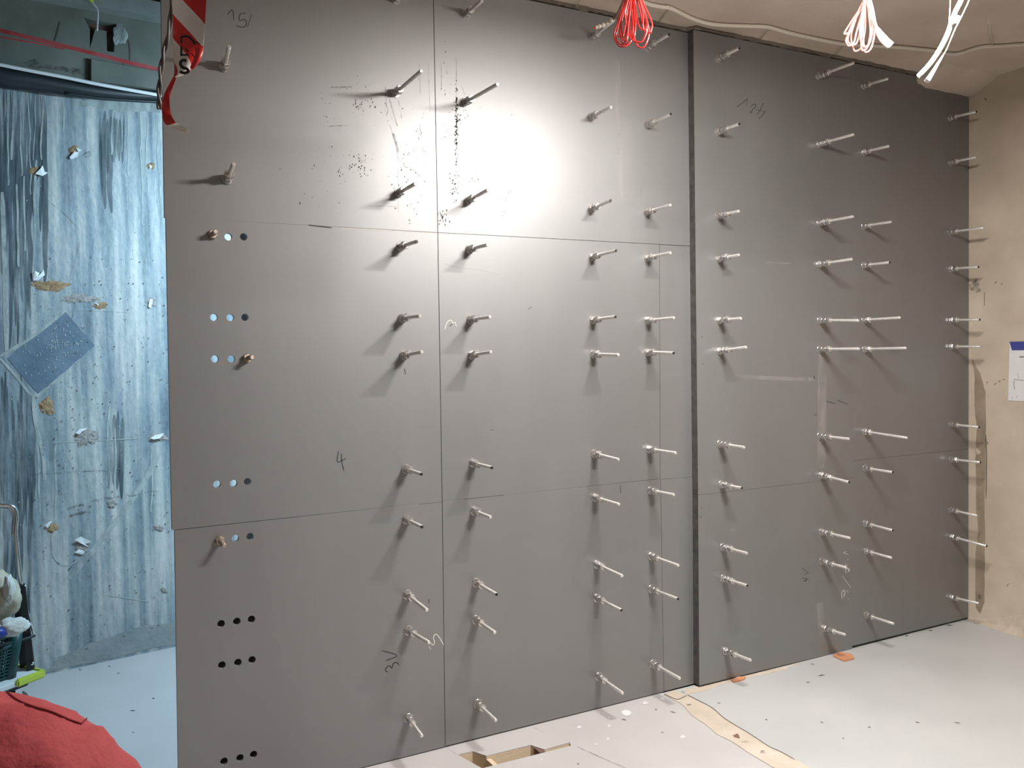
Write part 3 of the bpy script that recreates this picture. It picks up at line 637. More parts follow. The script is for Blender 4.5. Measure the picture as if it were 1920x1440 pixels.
# ================================================================ BOLTS
T = '''B 0 742 -1 776 -33
C 0 874 27 904 1
D 0 1110 71 1152 37
E 0 1214 89 1254 65
F 0 1346 110 1386 90.5
G 0 1534 142.5 1601 118
H 0 1619 161 1665 147.5
I 0 1781 221 1830.5 209.5
A 1 421 126 429.5 87
B 1 742 174 790 133
C 1 874 191 933 158
D 1 1107.5 220 1146 201
E 1 1214 235 1257.5 214
F 1 1346 247.5 1386 232.5
G 1 1536 270 1601 252
H 1 1620 285 1667 274
I 1 1782.5 304.5 1830.5 294.5
A 2 426 336 438 307
B 2 749 361 779 344.5
C 2 880 375 915 356
D 2 1109 391 1145 376
E 2 1213 397.5 1257.5 384.5
F 2 1347 404.5 1386 396
G 2 1536 418 1600 406
H 2 1619.5 424 1671 416
I 2 1781 435 1845 427
A 3 397.5 441 404 434
B 3 752 462 781 453
C 3 881 467 914 459
D 3 1111 481 1155 470
E 3 1214.5 483 1257.5 474
F 3 1347.5 485 1386 478
G 3 1535.5 495.5 1597.5 486
H 3 1619.5 497.5 1668 492
I 3 1782 504 1834.5 500.5
B 4 755 596 787.5 592.5
C 4 883 599 919 594.5
D 4 1112.5 599.5 1154 594
E 4 1214.5 601 1264 596
F 4 1349 600.5 1390 597
G 4 1537 600.5 1610 601
H 4 1619.5 600 1688 595.5
I 4 1782.5 600 1837 599.5
A 5 461.5 672 473 670
B 5 757.5 666 791 660
C 5 885 665.5 920.5 660
D 5 1113 664 1160 665.5
E 5 1215 660 1263 662
F 5 1349.5 658 1399.5 651
G 5 1537 654.5 1611 654
H 5 1621 654.5 1699 652.5
I 5 1782.5 649.5 1839 650
B 6 761 879 790 889
C 6 887.5 868 922 877
D 6 1115 850.5 1160 862
E 6 1217 842 1267.5 849.5
F 6 1350 832 1396 839
G 6 1537 817 1592 823
H 6 1621 809 1701 821
I 6 1782.5 795.5 1835.5 801
A 7 411 1012 420.5 1024
B 7 762.5 974 791 988
C 7 889 958 920 970
D 7 1116 932.5 1161 946
E 7 1220 919.5 1264 928
F 7 1352.5 908 1390.5 915
G 7 1539.5 890.5 1592 904
H 7 1622 877.5 1674 885.5
I 7 1782.5 861 1838 867
B 8 764 1115 800.5 1144
C 8 893 1092.5 931 1114.5
D 8 1119 1058 1167 1080
E 8 1221 1042.5 1272.5 1060.5
F 8 1355 1025.5 1401 1037.5
G 8 1540.5 997 1594 1009
H 8 1622.5 981 1674 994.5
I 8 1783 956 1832.5 967
B 9 766 1182 804.5 1205
C 9 892.5 1162 928 1186
D 9 1119 1121 1165 1144
E 9 1221 1104 1271 1123
F 9 1356 1084 1401 1098
G 9 1541 1052 1587.5 1064.5
H 9 1624 1033 1672 1046
I 9 1784 1006 1850 1024
B 10 766 1346 791 1380
C 10 895.5 1319 930 1351
D 10 1122.5 1268 1168 1300
E 10 1224 1244 1275 1272
F 10 1360 1220 1408 1238
G 10 1544 1177.5 1585 1190
H 10 1624 1153 1676 1169.5
I 10 1783 1119.5 1835 1131'''
DARK = set('B3 B6 B7 C6 C8 D2 D3 D4 D9 E0 E1 E5 E9 F0 F1 F7 F9 G7 H7 H8 H3 I0 I3 I4 I6 I7 I9'.split())
def hex_mesh(af, h, name):
    bm = bmesh.new(); r = af/2/math.cos(math.pi/6); ch = 0.0022
    rings = []
    for rr, z in ((r*.90, 0), (r, ch), (r, h-ch), (r*.90, h)):
        rings.append([bm.verts.new((rr*math.cos(k*math.tau/6), rr*math.sin(k*math.tau/6), z)) for k in range(6)])
    for A_, B_ in zip(rings, rings[1:]):
        for k in range(6): bm.faces.new((A_[k], A_[(k+1) % 6], B_[(k+1) % 6], B_[k]))
    bm.faces.new(rings[0][::-1]); bm.faces.new(rings[-1])
    bmesh.ops.recalc_face_normals(bm, faces=bm.faces)
    me = bpy.data.meshes.new(name); bm.to_mesh(me); bm.free(); return me
def disc_mesh(r, h, name, seg=24, ch=0.0007):
    bm = bmesh.new(); rings = []
    for rr, z in ((r, 0), (r, h-ch), (r-ch, h)):
        rings.append([bm.verts.new((rr*math.cos(k*math.tau/seg), rr*math.sin(k*math.tau/seg), z)) for k in range(seg)])
    for A_, B_ in zip(rings, rings[1:]):
        for k in range(seg): bm.faces.new((A_[k], A_[(k+1) % seg], B_[(k+1) % seg], B_[k]))
    bm.faces.new(rings[0][::-1]); bm.faces.new(rings[-1])
    bmesh.ops.recalc_face_normals(bm, faces=bm.faces)
    me = bpy.data.meshes.new(name); bm.to_mesh(me); bm.free(); return me
NUT_L = hex_mesh(0.0275, 0.021, 'nut_long'); NUT_S = hex_mesh(0.0275, 0.015, 'nut_short'); NUT_R = hex_mesh(0.027, 0.014, 'nut_dull')
WASH = disc_mesh(0.0185, 0.0035, 'washer'); RING = disc_mesh(0.0145, 0.0045, 'spacer')
for me in (NUT_L, NUT_S, WASH, RING): me.materials.append(MATS['zinc'])
NUT_R.materials.append(MATS['dull_bolt'])
ROD_R = 0.0068
def rod_mesh(L, r=ROD_R, m='rod_zinc', seg=14):
    bm = bmesh.new(); rings = []
    prof = [(r*.96, 0.0)]
    prof += [(r, 0.002), (r, L-0.0022), (r*.72, L)]
    for rr, z in prof:
        rings.append([bm.verts.new((rr*math.cos(k*math.tau/seg), rr*math.sin(k*math.tau/seg), z)) for k in range(seg)])
    for A_, B_ in zip(rings, rings[1:]):
        for k in range(seg): f = bm.faces.new((A_[k], A_[(k+1) % seg], B_[(k+1) % seg], B_[k])); f.smooth = True
    bm.faces.new(rings[0][::-1]); bm.faces.new(rings[-1])
    bmesh.ops.recalc_face_normals(bm, faces=bm.faces)
    me = bpy.data.meshes.new('rod'); bm.to_mesh(me); bm.free(); me.materials.append(MATS[m]); return me
# fine rolled thread on the rods
nt = MATS['rod_zinc'].node_tree
tc = nt.nodes.new('ShaderNodeTexCoord'); wv = nt.nodes.new('ShaderNodeTexWave'); wv.bands_direction = 'Z'; wv.inputs['Scale'].default_value = 90
bp = nt.nodes.new('ShaderNodeBump'); bp.inputs['Strength'].default_value = 0.25; bp.inputs['Distance'].default_value = 0.001
nt.links.new(tc.outputs['Object'], wv.inputs['Vector']); nt.links.new(wv.outputs['Fac'], bp.inputs['Height'])
nt.links.new(bp.outputs[0], nt.nodes['Principled BSDF'].inputs['Normal'])

COLS = 'ABCDEFGHI'
COLN = {'B': 'second bolt column from the left', 'C': 'third bolt column from the left', 'D': 'fourth bolt column from the left', 'E': 'fifth bolt column from the left',
        'F': 'sixth bolt column from the left', 'G': 'third bolt column from the right', 'H': 'second bolt column from the right', 'I': 'rightmost bolt column'}
ROWN = ['top', 'second', 'third', 'fourth', 'fifth', 'sixth', 'seventh', 'eighth', 'ninth', 'tenth', 'bottom']
ALAB = {1: 'long threaded bolt at the upper left, below the marker writing', 2: 'long threaded bolt at the left, under the highest one',
        3: 'short rusty-looking bolt beside two holes, below the left plate seam', 5: 'short dull bolt right of two empty holes at mid height', 7: 'short dull bolt left of two holes on the lower left plate'}
def put(me, name, parent, z, rz=0.0):
    o = bpy.data.objects.new(name, me); COL.objects.link(o); o.parent = parent; o.location = (0, 0, z); o.rotation_euler = (0, 0, rz); return o
rnd = random.Random(2)
BOLT_TIP = {}
for line in T.splitlines():
    c, r, bx, by, tx, ty = line.split(); r = int(r); bx, by, tx, ty = map(float, (bx, by, tx, ty))
    y0 = RAISED_Y if c in 'FGHI' else WALL_Y
    b = on_y(bx, by, y0)
    # length: where the tip's sight line passes closest to the plate normal through the base
    d = ray(tx, ty); best = None
    for k in range(20, 330):
        L = k/1000; p = CAM + d*((y0-L)/d.y); e = (p.x-b.x)**2 + (p.z-b.z)**2
        if best is None or e < best[0]: best = (e, L, p)
    L, tip = best[1], best[2]
    if (tip-b).length > L*1.25 or (c == 'A'):
        L = {('A', 1): .15, ('A', 2): .125, ('A', 3): .040, ('A', 5): .045, ('A', 7): .055}.get((c, r), L)
        tip = CAM + d*((y0-L)/d.y)
    ax = (tip-b); L = ax.length
    e = empty('anchor_bolt', b)
    e.rotation_mode = 'QUATERNION'; e.rotation_quaternion = ax.to_track_quat('Z', 'Y')
    BOLT_TIP[c+str(r)] = (b, tip)
    rz = rnd.uniform(0, 1.0)
    if c == 'A' and r > 2:
        put(NUT_R, 'nut', e, 0.0, rz)
        put(rod_mesh(L, 0.0085, 'dull_bolt'), 'rod', e, 0.0)
        tag(e, ALAB[r], 'bolt', 'short dull bolts in the row of holes')
        continue
    put(WASH, 'washer', e, 0.0)
    if c in 'FG':
        seq = [(NUT_S, .0155), (RING, .0065), (NUT_S, .0155), (RING, .0065), (NUT_L, .0215)]
    elif c in 'HI':
        seq = [(NUT_S, .0155), (RING, .0065), (NUT_S, .0155)]
    else:
        seq = [(NUT_L, .0215), (RING, .005), (NUT_L, .0215)]
    z = 0.0036
    for me, h in seq:
        put(me, 'spacer' if me is RING else 'nut', e, z, rz if me is RING else rnd.uniform(0, 1.0)); z += h
    put(rod_mesh(L), 'rod', e, 0.0)
    if c+str(r) in DARK:
        put(disc_mesh(ROD_R*.86, 0.003, 'tip', 12), 'tip', e, L-.0012).data.materials.append(MATS['black_rubber'])
    if c == 'A': lab = ALAB[r]
    else: lab = ('long-stacked anchor bolt, ' if c in 'FG' else 'threaded anchor bolt, ') + ROWN[r] + ' row of the ' + COLN[c]
    tag(e, lab, 'bolt', 'threaded anchor bolts standing out of the steel plates')

# ================================================================ LAMPS
def batten(name, loc, length, axis, m, label, power, col, tilts):
    e = empty(name, loc)
    d = Vector((1, 0, 0)) if axis == 'x' else Vector((0, 1, 0))
    bm = bmesh.new(); sz = Vector((0.03, 0.03, 0.04)) + d*(length+.04-.03)
    bm_box(bm, Vector((0, 0, 0.045)), sz, None, 0.006); from_bm('housing', bm, 'lamp_body', e)
    bm = bmesh.new(); bm_tube(bm, [d*(-length/2), d*(length/2)], 0.016, 14); from_bm('tube', bm, m, e, True)
    for s in (-1, 1):
        bm = bmesh.new(); bm_box(bm, d*(s*(length/2+.008))+Vector((0, 0, .01)), Vector((.03, .03, .05)), None, .003); from_bm('end_cap', bm, 'lamp_body', e)
        p0 = d*(s*length*.35)+Vector((0, 0, .068))
        bm = bmesh.new(); bm_tube(bm, [p0, Vector((p0.x, p0.y, (3.345 if loc[1] > 3.1 else CEIL_Z)-loc[2]))], 0.003, 6); from_bm('hanger', bm, 'lamp_body', e)
    for k, (tl_, share) in enumerate(tilts):      # the tube's own light, thrown down on either side of the housing
        l = bpy.data.lights.new('tube_light', 'AREA'); l.shape = 'RECTANGLE'; l.size = length; l.size_y = 0.03; l.energy = power*share; l.color = col
        lo = bpy.data.objects.new('tube_light', l); COL.objects.link(lo); lo.parent = e; lo.location = (0, math.sin(tl_)*.022, -math.cos(tl_)*.022)
        lo.rotation_euler = (tl_, 0, 0)
    tag(e, label, 'lamp')
    return e
batten('batten_lamp', (2.06, 1.52, 2.70), 0.72, 'x', 'tube_warm', 'tube lamp hanging under the ceiling facing the steel plates', MAIN_W, (1.0, 0.965, 0.93), ((0.12, 1.0),))
batten('batten_lamp', (-0.3, -0.5, 2.72), 1.2, 'x', 'tube_fill', 'added fill tube lamp, unseen behind the camera position', FILL_W, (1.0, 0.90, 0.80), ((0.0, 1.0),))  # unseen lamp added behind the camera for general fill light
batten('batten_lamp', (1.45, 3.68, 2.60), 1.0, 'x', 'tube_cool', 'cool white tube lamp hidden beyond the steel plates', COOL_W, (0.55, 0.80, 1.0), ((0.7, .6), (-0.7, .4)))

# ================================================================ THINGS ON THE CEILING
cz = CEIL_Z-0.010
cpx = [(1090, -60), (1150, -25), (1208, 5), (1240, 13), (1258, 16), (1300, 36), (1340, 46), (1400, 49), (1440, 51), (1480, 62), (1530, 73), (1580, 82), (1640, 86), (1690, 89), (1750, 95), (1780, 101), (1800, 100), (1840, 88), (1880, 86), (1935, 82)]
cpts = [on_z(u, v, cz) for u, v in cpx]
for p in cpts:
    pass
con = tube('conduit', catmull(cpts, 5), 0.0085, 'conduit'); tag(con, 'beige cable running along the ceiling above the steel plates', 'cable')
for a, b in [((1090, -2), (1080, 13)), ((1256.6, 15), (1235.8, 42)), ((1446, 53), (1424, 75)), ((1586, 83), (1563, 105))]:
    pa = on_z(*a, cz-.004); pb = on_y(*b, (RAISED_Y if b[0] > 1300 else WALL_Y)-.012)
    tube('cable_tie', [pa+Vector((0, 0, .008)), pa, pb], 0.0022, 'string', con, 6)
tube('ceiling_hook', [on_z(1853, 36, CEIL_Z), on_z(1861, 84, CEIL_Z-.012)], 0.004, 'conduit', con, 6)

def coil(name, knot, loops, depth, r, m, label, stem):
    e = empty(name, at_depth(knot[0], knot[1], depth)); e.location.z = CEIL_Z
    inv = Vector(e.location); rnd = random.Random(len(loops))
    for (xl, ym, xb, yb, xr, ym2) in loops:
        dd = depth + rnd.uniform(-.03, .03)
        kx, ky = knot[0]+rnd.uniform(-4, 4), knot[1]
        px = [(kx, ky), ((kx+xl)/2-1, (ky+ym)/2), (xl, ym), ((xl*.62+xb*.38), yb-(yb-ym)*.22), (xb, yb), ((xr*.62+xb*.38), yb-(yb-ym2)*.22), (xr, ym2), ((kx+xr)/2+1, (ky+ym2)/2), (kx+1.5, ky)]
        pts = [at_depth(u, v, dd+.012*math.sin(i)) - inv for i, (u, v) in enumerate(px)]
        tube('wire_loop', catmull(pts, 6), r, m, e, 7)
    sp = [at_depth(knot[0], knot[1]+6, depth)-inv, at_depth(knot[0]+stem, knot[1]-60, depth)-inv]
    top = at_depth(knot[0]+stem*2, knot[1]-200, depth)-inv; top.z = 0.0
    bm = bmesh.new()
    for k in range(3):
        o = Vector((math.cos(k*2.1), math.sin(k*2.1), 0))*r*1.1
        bm_tube(bm, [p+o for p in sp+[top]], r, 7)
    from_bm('wire_stem', bm, m, e, True)
    tube('tie', [at_depth(knot[0]-8, knot[1]+2, depth-.02)-inv, at_depth(knot[0]+8, knot[1]+1, depth-.02)-inv], r*1.6, 'white_plastic', e, 8)
    tag(e, label, 'wire coil', 'bundled wires hanging from the ceiling')
    return e, inv
coil('wire_coil', (1186, -32), [(1152, 62, 1166, 88, 1186, 66), (1155, 66, 1168, 84, 1190, 60), (1172, 30, 1197, 80, 1214, 45), (1174, 36, 1200, 79, 1212, 40), (1186, 45, 1202, 90, 1217, 55), (1163, 48, 1169, 82, 1174, 60), (1165, 44, 1173, 78, 1178, 50), (1180, 30, 1186, 72, 1192, 40), (1194, 30, 1206, 56, 1205, 25), (1200, 20, 1218, 62, 1222, 42), (1179, 40, 1184, 70, 1190, 55), (1156, 50, 1163, 70, 1171, 55)],
     2.42, 0.0023, 'red_wire', 'bundle of red wire loops hanging nearest the plate step', 2)
e, inv = coil('wire_coil', (1624, -4), [(1587, 72, 1592, 86, 1606, 60), (1596, 65, 1605, 96, 1622, 55), (1590, 70, 1598, 85, 1612, 60), (1614, 70, 1618, 95, 1632, 60), (1618, 62, 1624, 98, 1640, 55), (1612, 60, 1622, 88, 1636, 50), (1584, 60, 1584, 64, 1604, 35)],
     2.80, 0.0028, 'pink_wire', 'bundle of pale red wire loops with a white connector, hanging in front of the cable', 3)
pl = [at_depth(u, v, 2.76)-inv for u, v in ((1630, -4), (1636, 20), (1640, 42), (1645, 56))]
tube('lead', catmull(pl, 5), 0.0048, 'white_plastic', e, 10)
pl = [at_depth(u, v, 2.76)-inv for u, v in ((1643, 52), (1650, 64), (1659, 76), (1670, 86))]
tube('connector', catmull(pl, 4), lambda t: 0.006+0.0065*math.sin(min(1, t*1.5)*math.pi/2), 'white_plastic', e, 12)

def hang_cable(name, px, r, m, label, depth, flare=None):
    p = [at_depth(u, v, depth) for u, v in px]
    e = empty(name, Vector((p[0].x, p[0].y, CEIL_Z)))
    q = [Vector((0, 0, 0))] + [x-e.location for x in p]
    tube('sheath', catmull(q, 6), flare or r, m, e, 10)
    tag(e, label, 'cable', 'white cables hanging from the ceiling at the right'); return e
e1 = hang_cable('power_cable', [(1830, -150), (1808, -20), (1790, 25), (1776, 65), (1760, 96), (1742, 122), (1722, 143)], 0.0072, 'white_cable', 'thicker white cable with a stripped end hanging at the upper right', 2.6)
for k in range(3):
    a = at_depth(1724+k*2, 141-k, 2.6)-e1.location
    tube('core', [a, a+Vector((-.008, .001*k, -.006-.003*k))], 0.0014, 'rod_zinc', e1, 6)
bm = bmesh.new(); c = [at_depth(u, v, 2.582)-e1.location for u, v in ((1780, 44), (1795, 28), (1803, 31), (1797, 43))]
cb = [v+AX_F*0.002 for v in c]; vs = [bm.verts.new(v) for v in c+cb]
for f in ((0, 1, 2, 3), (7, 6, 5, 4), (0, 4, 5, 1), (1, 5, 6, 2), (2, 6, 7, 3), (3, 7, 4, 0)): bm.faces.new([vs[i] for i in f])
lt = from_bm('cable_label', bm, 'white_plastic', e1)
ribbon('label_print', [[.9, (1787, 39), (1790, 34), (1793, 37), (1790, 39), (1795, 35)]], 'black_ink', lambda u, v: at_depth(u, v, 2.5812)-e1.location, -AX_F, 0.0003, 1, e1)
hang_cable('power_cable', [(1844, -150), (1822, -20), (1806, 24), (1790, 56), (1775, 92), (1762, 113), (1748, 136), (1738, 153)], 0.0019, 'string', 'thin tan wire with a flared white end behind the thicker white cable', 2.64)
fe = bpy.data.objects['power_cable.001']
tube('flared_end', catmull([at_depth(u, v, 2.635)-Vector(fe.location) for u, v in ((1768, 104), (1760, 117), (1748, 137), (1738, 153))], 5), lambda t: 0.0024+0.0060*t, 'white_cable', fe, 10)
hang_cable('power_cable', [(1783, -150), (1782, -20), (1781, 20), (1779, 48)], 0.0018, 'tape_wrap', 'short thin grey wire hanging beside the white cables', 2.66)

# tape-wrapped lead lying against the top bolt of the fourth column
b, tp = BOLT_TIP['D0']
yb = tp.y-.005
pts = [on_y(1116, 52, yb), on_y(1126, 49, yb-.01), on_y(1139, 44, yb-.03), on_y(1150, 36, yb-.06), on_y(1160, 22, yb-.10), on_y(1172, -10, yb-.16)]
tl = empty('taped_lead', Vector((pts[-1].x, pts[-1].y, CEIL_Z)))
q = [p-tl.location for p in pts]
tube('tape_wrap', catmull(q[:4], 8), lambda t: 0.0075+0.0018*math.sin(t*30), 'tape_wrap', tl, 10)
tube('lead', catmull(q[3:]+[Vector((0, 0, 0))], 5), 0.005, 'brick_brown', tl, 8)
tube('core', [q[0]+Vector((-.006, 0, -.002)), q[0]], 0.004, 'red_wire', tl, 8)
tag(tl, 'lead wrapped in dirty white tape crossing the top bolt behind the red wires', 'cable')

# ================================================================ BARRIER TAPE
TD = 1.9
def tape_strip(name, rows, m, parent, inv):
    bm = bmesh.new(); uvl = bm.loops.layers.uv.new('UVMap'); n = 7; grid = []; rnd = random.Random(4)
    for (l, r, dz, bow) in rows:
        g = []
        for k in range(n):
            t = k/(n-1); u = l[0]+(r[0]-l[0])*t; v = l[1]+(r[1]-l[1])*t
            dd = TD+dz+bow*math.sin(t*math.pi)
            g.append(bm.verts.new(at_depth(u, v, dd)-inv))
        grid.append(g)
    uv0 = lambda i, k: (k/(n-1)*0.075, (rows[i][0][1]*(1-k/(n-1))+rows[i][1][1]*k/(n-1))*TD/F_PX)
    for i in range(len(grid)-1):
        for k in range(n-1):
            f = bm.faces.new((grid[i][k], grid[i][k+1], grid[i+1][k+1], grid[i+1][k])); f.smooth = True
            for lp, (a, b_) in zip(f.loops, ((i, k), (i, k+1), (i+1, k+1), (i+1, k))): lp[uvl].uv = uv0(a, b_)
    o = from_bm(name, bm, m, parent)
    sd = o.modifiers.new('solid', 'SOLIDIFY'); sd.thickness = 0.0006
    ss = o.modifiers.new('sub', 'SUBSURF'); ss.levels = 1; ss.render_levels = 2
    return o
bt = empty('barrier_tape', at_depth(352, -300, TD)); bt.location.z = CEIL_Z; inv = Vector(bt.location)
vtop = -440
rowsA = [((326, vtop), (394, vtop), 0, .01), ((325, -200), (391, -200), 0, .012), ((324, -60), (389, -60), 0, .014), ((323.5, 0), (388, 0), 0, .016), ((323.5, 30), (386, 30), 0, .016), ((323.5, 60), (384, 60), .004, .012), ((324, 80), (382, 90), .008, -.006), ((325.5, 105), (375, 112), .006, -.016), ((327, 125), (362, 130), .004, -.014), ((327, 138), (347, 140), .002, -.008), ((325, 144), (331, 145), 0, 0)]
tape_strip('tape_length', rowsA, 'barrier_tape', bt, inv)
rowsB = [((325, 143), (331, 145), 0, 0), ((317, 158), (325, 160), .004, .004), ((306, 178), (318, 180), .008, -.006), ((302.5, 196), (318, 198), .004, .008), ((303, 212), (320, 212), 0, -.008), ((306, 228), (325, 224), -.004, .008), ((312, 235), (331, 231), -.008, -.006)]
tape_strip('tape_tail', rowsB, 'tape_red', bt, inv)
tape_strip('tape_end', [((312, 235), (331, 231), -.008, -.006), ((328, 243), (341, 235), -.01, .004), ((341, 246), (349, 240), -.012, 0), ((350, 250), (355, 244), -.012, 0)], 'tape_white', bt, inv)
tape_strip('tape_fold', [((362, 92), (383, 84), -.014, -.004), ((368, 96), (380, 104), -.018, -.006), ((362, 112), (374, 118), -.020, -.006), ((355, 128), (362, 131), -.016, 0)], 'tape_red', bt, inv)
PT_ = lambda u, v: at_depth(u, v, TD-.020)-inv
ribbon('tape_lettering', [[5.5, (350, 114), (342, 113), (338, 119), (342, 126), (350, 129), (353, 134), (345, 137), (337, 134)], [6.5, (340, 87), (340, 105)], [5.5, (338, 103), (354, 103)], [4.5, (347, 90), (353, 97)], [6.5, (340, 68), (340, 81)], [4.6, (340, 69), (350, 68), (360, 74), (366, 84)], [4.2, (356, 73), (374, 82)], [3.5, (359, 100), (368, 112)]], 'black_ink', PT_, -AX_F, 0.0, 4.5, bt)
tag(bt, 'torn red and white striped barrier tape with black letters hanging from the ceiling', 'tape')
# twisted cord beside the tape
tw = [at_depth(u, v, TD+.03) for u, v in ((324, -300), (322, -60), (322, 0), (319, 45), (311, 85), (304, 115), (300, 150), (298, 180), (299, 205))]
tc_ = empty('twisted_cord', Vector((tw[0].x, tw[0].y, CEIL_Z))); tw = [Vector((0, 0, 0))]+[p-tc_.location for p in tw]
cl = catmull(tw, 8)
for s, m_ in ((0, 'tape_grey'), (math.pi, 'tape_red' if False else 'tape_grey')):
    pts = [p + (AX_R*math.cos(i*.32+s)+AX_F*math.sin(i*.32+s))*0.0032 for i, p in enumerate(cl)]
    tube('strand', pts, 0.0032, m_, tc_, 8)
tube('red_strand', [p+AX_R*(-.006)+AX_F*.01 for p in cl[:44]], 0.0022, 'red_paint', tc_, 6)
tag(tc_, 'twisted grey cord hanging just left of the striped tape', 'cord')

# cables on the rear wall
P1 = lambda u, v, o=.06: on_rear(u, v, o)
hp = catmull([P1(-60, 118, .105), P1(0, 141, .105), P1(60, 150, .105), P1(120, 161, .105), P1(180, 171, .105), P1(240, 177, .105), P1(300, 181, .105), P1(330, 183, .105)], 5)
ho = tube('black_hose', hp, lambda t: 0.062-0.040*t, 'black_hose', None, 14); tag(ho, 'black hose running along the top of the blue wall', 'hose')
hp = catmull([P1(120, 174, .17), P1(180, 183, .17), P1(240, 188, .17), P1(300, 191, .17), P1(330, 193, .17)], 5)
ho = tube('thin_hose', hp, 0.008, 'black_hose', None, 8); tag(ho, 'thin black cable sagging under the thick hose', 'cable')
hp = catmull([P1(-60, 107, .20), P1(0, 121, .20), P1(60, 133, .20), P1(120, 144.5, .20), P1(180, 157, .20), P1(240, 168, .20), P1(300, 178.5, .20), P1(340, 184, .20)], 5)
ho = tube('white_conduit', hp, 0.0085, 'rear_conduit', None, 10); tag(ho, 'white conduit running above the black hose on the blue wall', 'conduit')
yw = empty('hanging_wire', on_rear(183, 60, .14)); iv = Vector(yw.location)
tube('wire', catmull([P1(165, -8, .14)-iv, P1(176, 8, .14)-iv, P1(183, 18, .14)-iv, P1(183.5, 34, .14)-iv, P1(182, 58, .14)-iv], 5), 0.004, 'rear_conduit', yw, 8)
tube('yellow_clip', [P1(167, -6, .15)-iv, P1(173, 4, .15)-iv], 0.011, 'lime_rubber', yw, 8)
tag(yw, 'thin pale wire with a yellow clip hanging on the upper wall', 'wire')

# ================================================================ SMALL THINGS
def shim(px, h, label):
    P = [on_z(u, v, 0.0008) for u, v in px]; n = len(P)
    vs = P+[p+Vector((0, 0, h)) for p in P]
    fs = [list(range(n))[::-1], list(range(n, 2*n))]+[(i, (i+1) % n, (i+1) % n+n, i+n) for i in range(n)]
    o = mesh_obj('wooden_shim', vs, fs, 'timber_orange'); tag(o, label, 'wedge', 'wooden shims under the right plates'); return o
shim([(1562, 1231), (1583, 1241), (1602, 1236), (1597, 1229), (1575, 1224)], 0.007, 'orange wooden shim pushed under the lower right plate')
shim([(1371, 1277), (1376, 1280.5), (1396, 1275), (1398, 1271), (1384, 1271)], 0.007, 'small orange wooden shim under the plate near the plate step')
# notice on the right wall
pc = [P_RIGHT(1894, 641), P_RIGHT(1975, 618), P_RIGHT(1975, 764), P_RIGHT(1890, 751)]
def paper(name, c, m, t=0.0015, off=0.002):
    n = Vector((-1, 0, 0)); a = [v+n*(off+t) for v in c]; b = [v+n*off for v in c]
    return mesh_obj(name, a+b, [(0, 1, 2, 3), (7, 6, 5, 4), (0, 4, 5, 1), (1, 5, 6, 2), (2, 6, 7, 3), (3, 7, 4, 0)], m)
y_n = pc[0].y; y_f = y_n-.21; z_t, z_b = pc[0].z, pc[3].z
c = [Vector((RIGHT_X, y_n, z_t)), Vector((RIGHT_X, y_f, z_t)), Vector((RIGHT_X, y_f, z_b)), Vector((RIGHT_X, y_n+.008, z_b))]
pa = paper('paper_notice', c, 'paper'); tag(pa, 'white paper notice with a blue header taped to the concrete wall', 'notice')
zh = z_t-(z_t-z_b)*.145
c = [Vector((RIGHT_X, y_n+.001, z_t+.001)), Vector((RIGHT_X, y_f, z_t+.001)), Vector((RIGHT_X, y_f, zh)), Vector((RIGHT_X, y_n-.012, zh))]
paper('blue_header', c, 'paper_blue', 0.0006, 0.0037).parent = pa
ribbon('notice_print', [[1.2, (1902, 712), (1901, 722), (1903, 730)], [1.2, (1907, 700), (1911, 710)], [1, (1901, 711), (1915, 713), (1930, 712)], [1.2, (1897, 748), (1899, 744)], [1.2, (1905, 747), (1908, 741)], [4, (1911, 669), (1940, 670)]], 'pencil', lambda u, v: on_x(u, v, RIGHT_X-.0040), NRIGHT, .0002, 1, pa)

# ================================================================ TROLLEY in the rear space
Zp = 0.17
TC = on_z(85, 1258, Zp); TL = on_z(0, 1290, Zp)
ex = Vector((TL.x-TC.x, TL.y-TC.y, 0)).normalized(); ey = Vector((ex.y, -ex.x, 0))
if ey.dot(AX_F) < 0: ey = -ey
TY = TC.y + 0.06
tr = empty('hand_trolley', Vector((TC.x, TC.y, 0)))
o = Vector(tr.location)
PY = lambda u, v, dy=0.0: on_y(u, v, TY+dy)-o
ROT = Matrix((ex, ey, Vector((0, 0, 1)))).transposed()
def loc(a, b, z): return ex*a + ey*b + Vector((0, 0, z))
def plat(name, c, s_, m, bev=0.004, parent=tr):
    bm = bmesh.new(); bm_box(bm, loc(*c), Vector(s_), ROT, bev); return from_bm(name, bm, m, parent)
plat('platform', (.385, .23, Zp-.014), (.75, .44, .028), 'trolley_white', .006)
plat('corner_bumper', (.065, .006, Zp-.010), (.13, .020, .034), 'lime_rubber', .006)
plat('corner_bumper', (.006, .20, Zp-.010), (.020, .40, .034), 'lime_rubber', .006)
plat('underframe', (.38, .23, Zp-.04), (.66, .38, .022), 'black_steel', .004)
for sx, sy in ((.09, .07), (.09, .38), (.66, .07), (.66, .38)):
    wz = .052
    c_ = loc(sx, sy, wz)
    bm = bmesh.new(); bm_tube(bm, [c_-ey*.012, c_+ey*.012], wz*.98, 20); cs = from_bm('caster', bm, 'rear_grey', tr, False)
    bm = bmesh.new()
    for q_ in (-.018, .018): bm_box(bm, loc(sx, sy+q_, .088), Vector((.03, .004, .075)), ROT)
    from_bm('caster_fork', bm, 'chrome', cs)
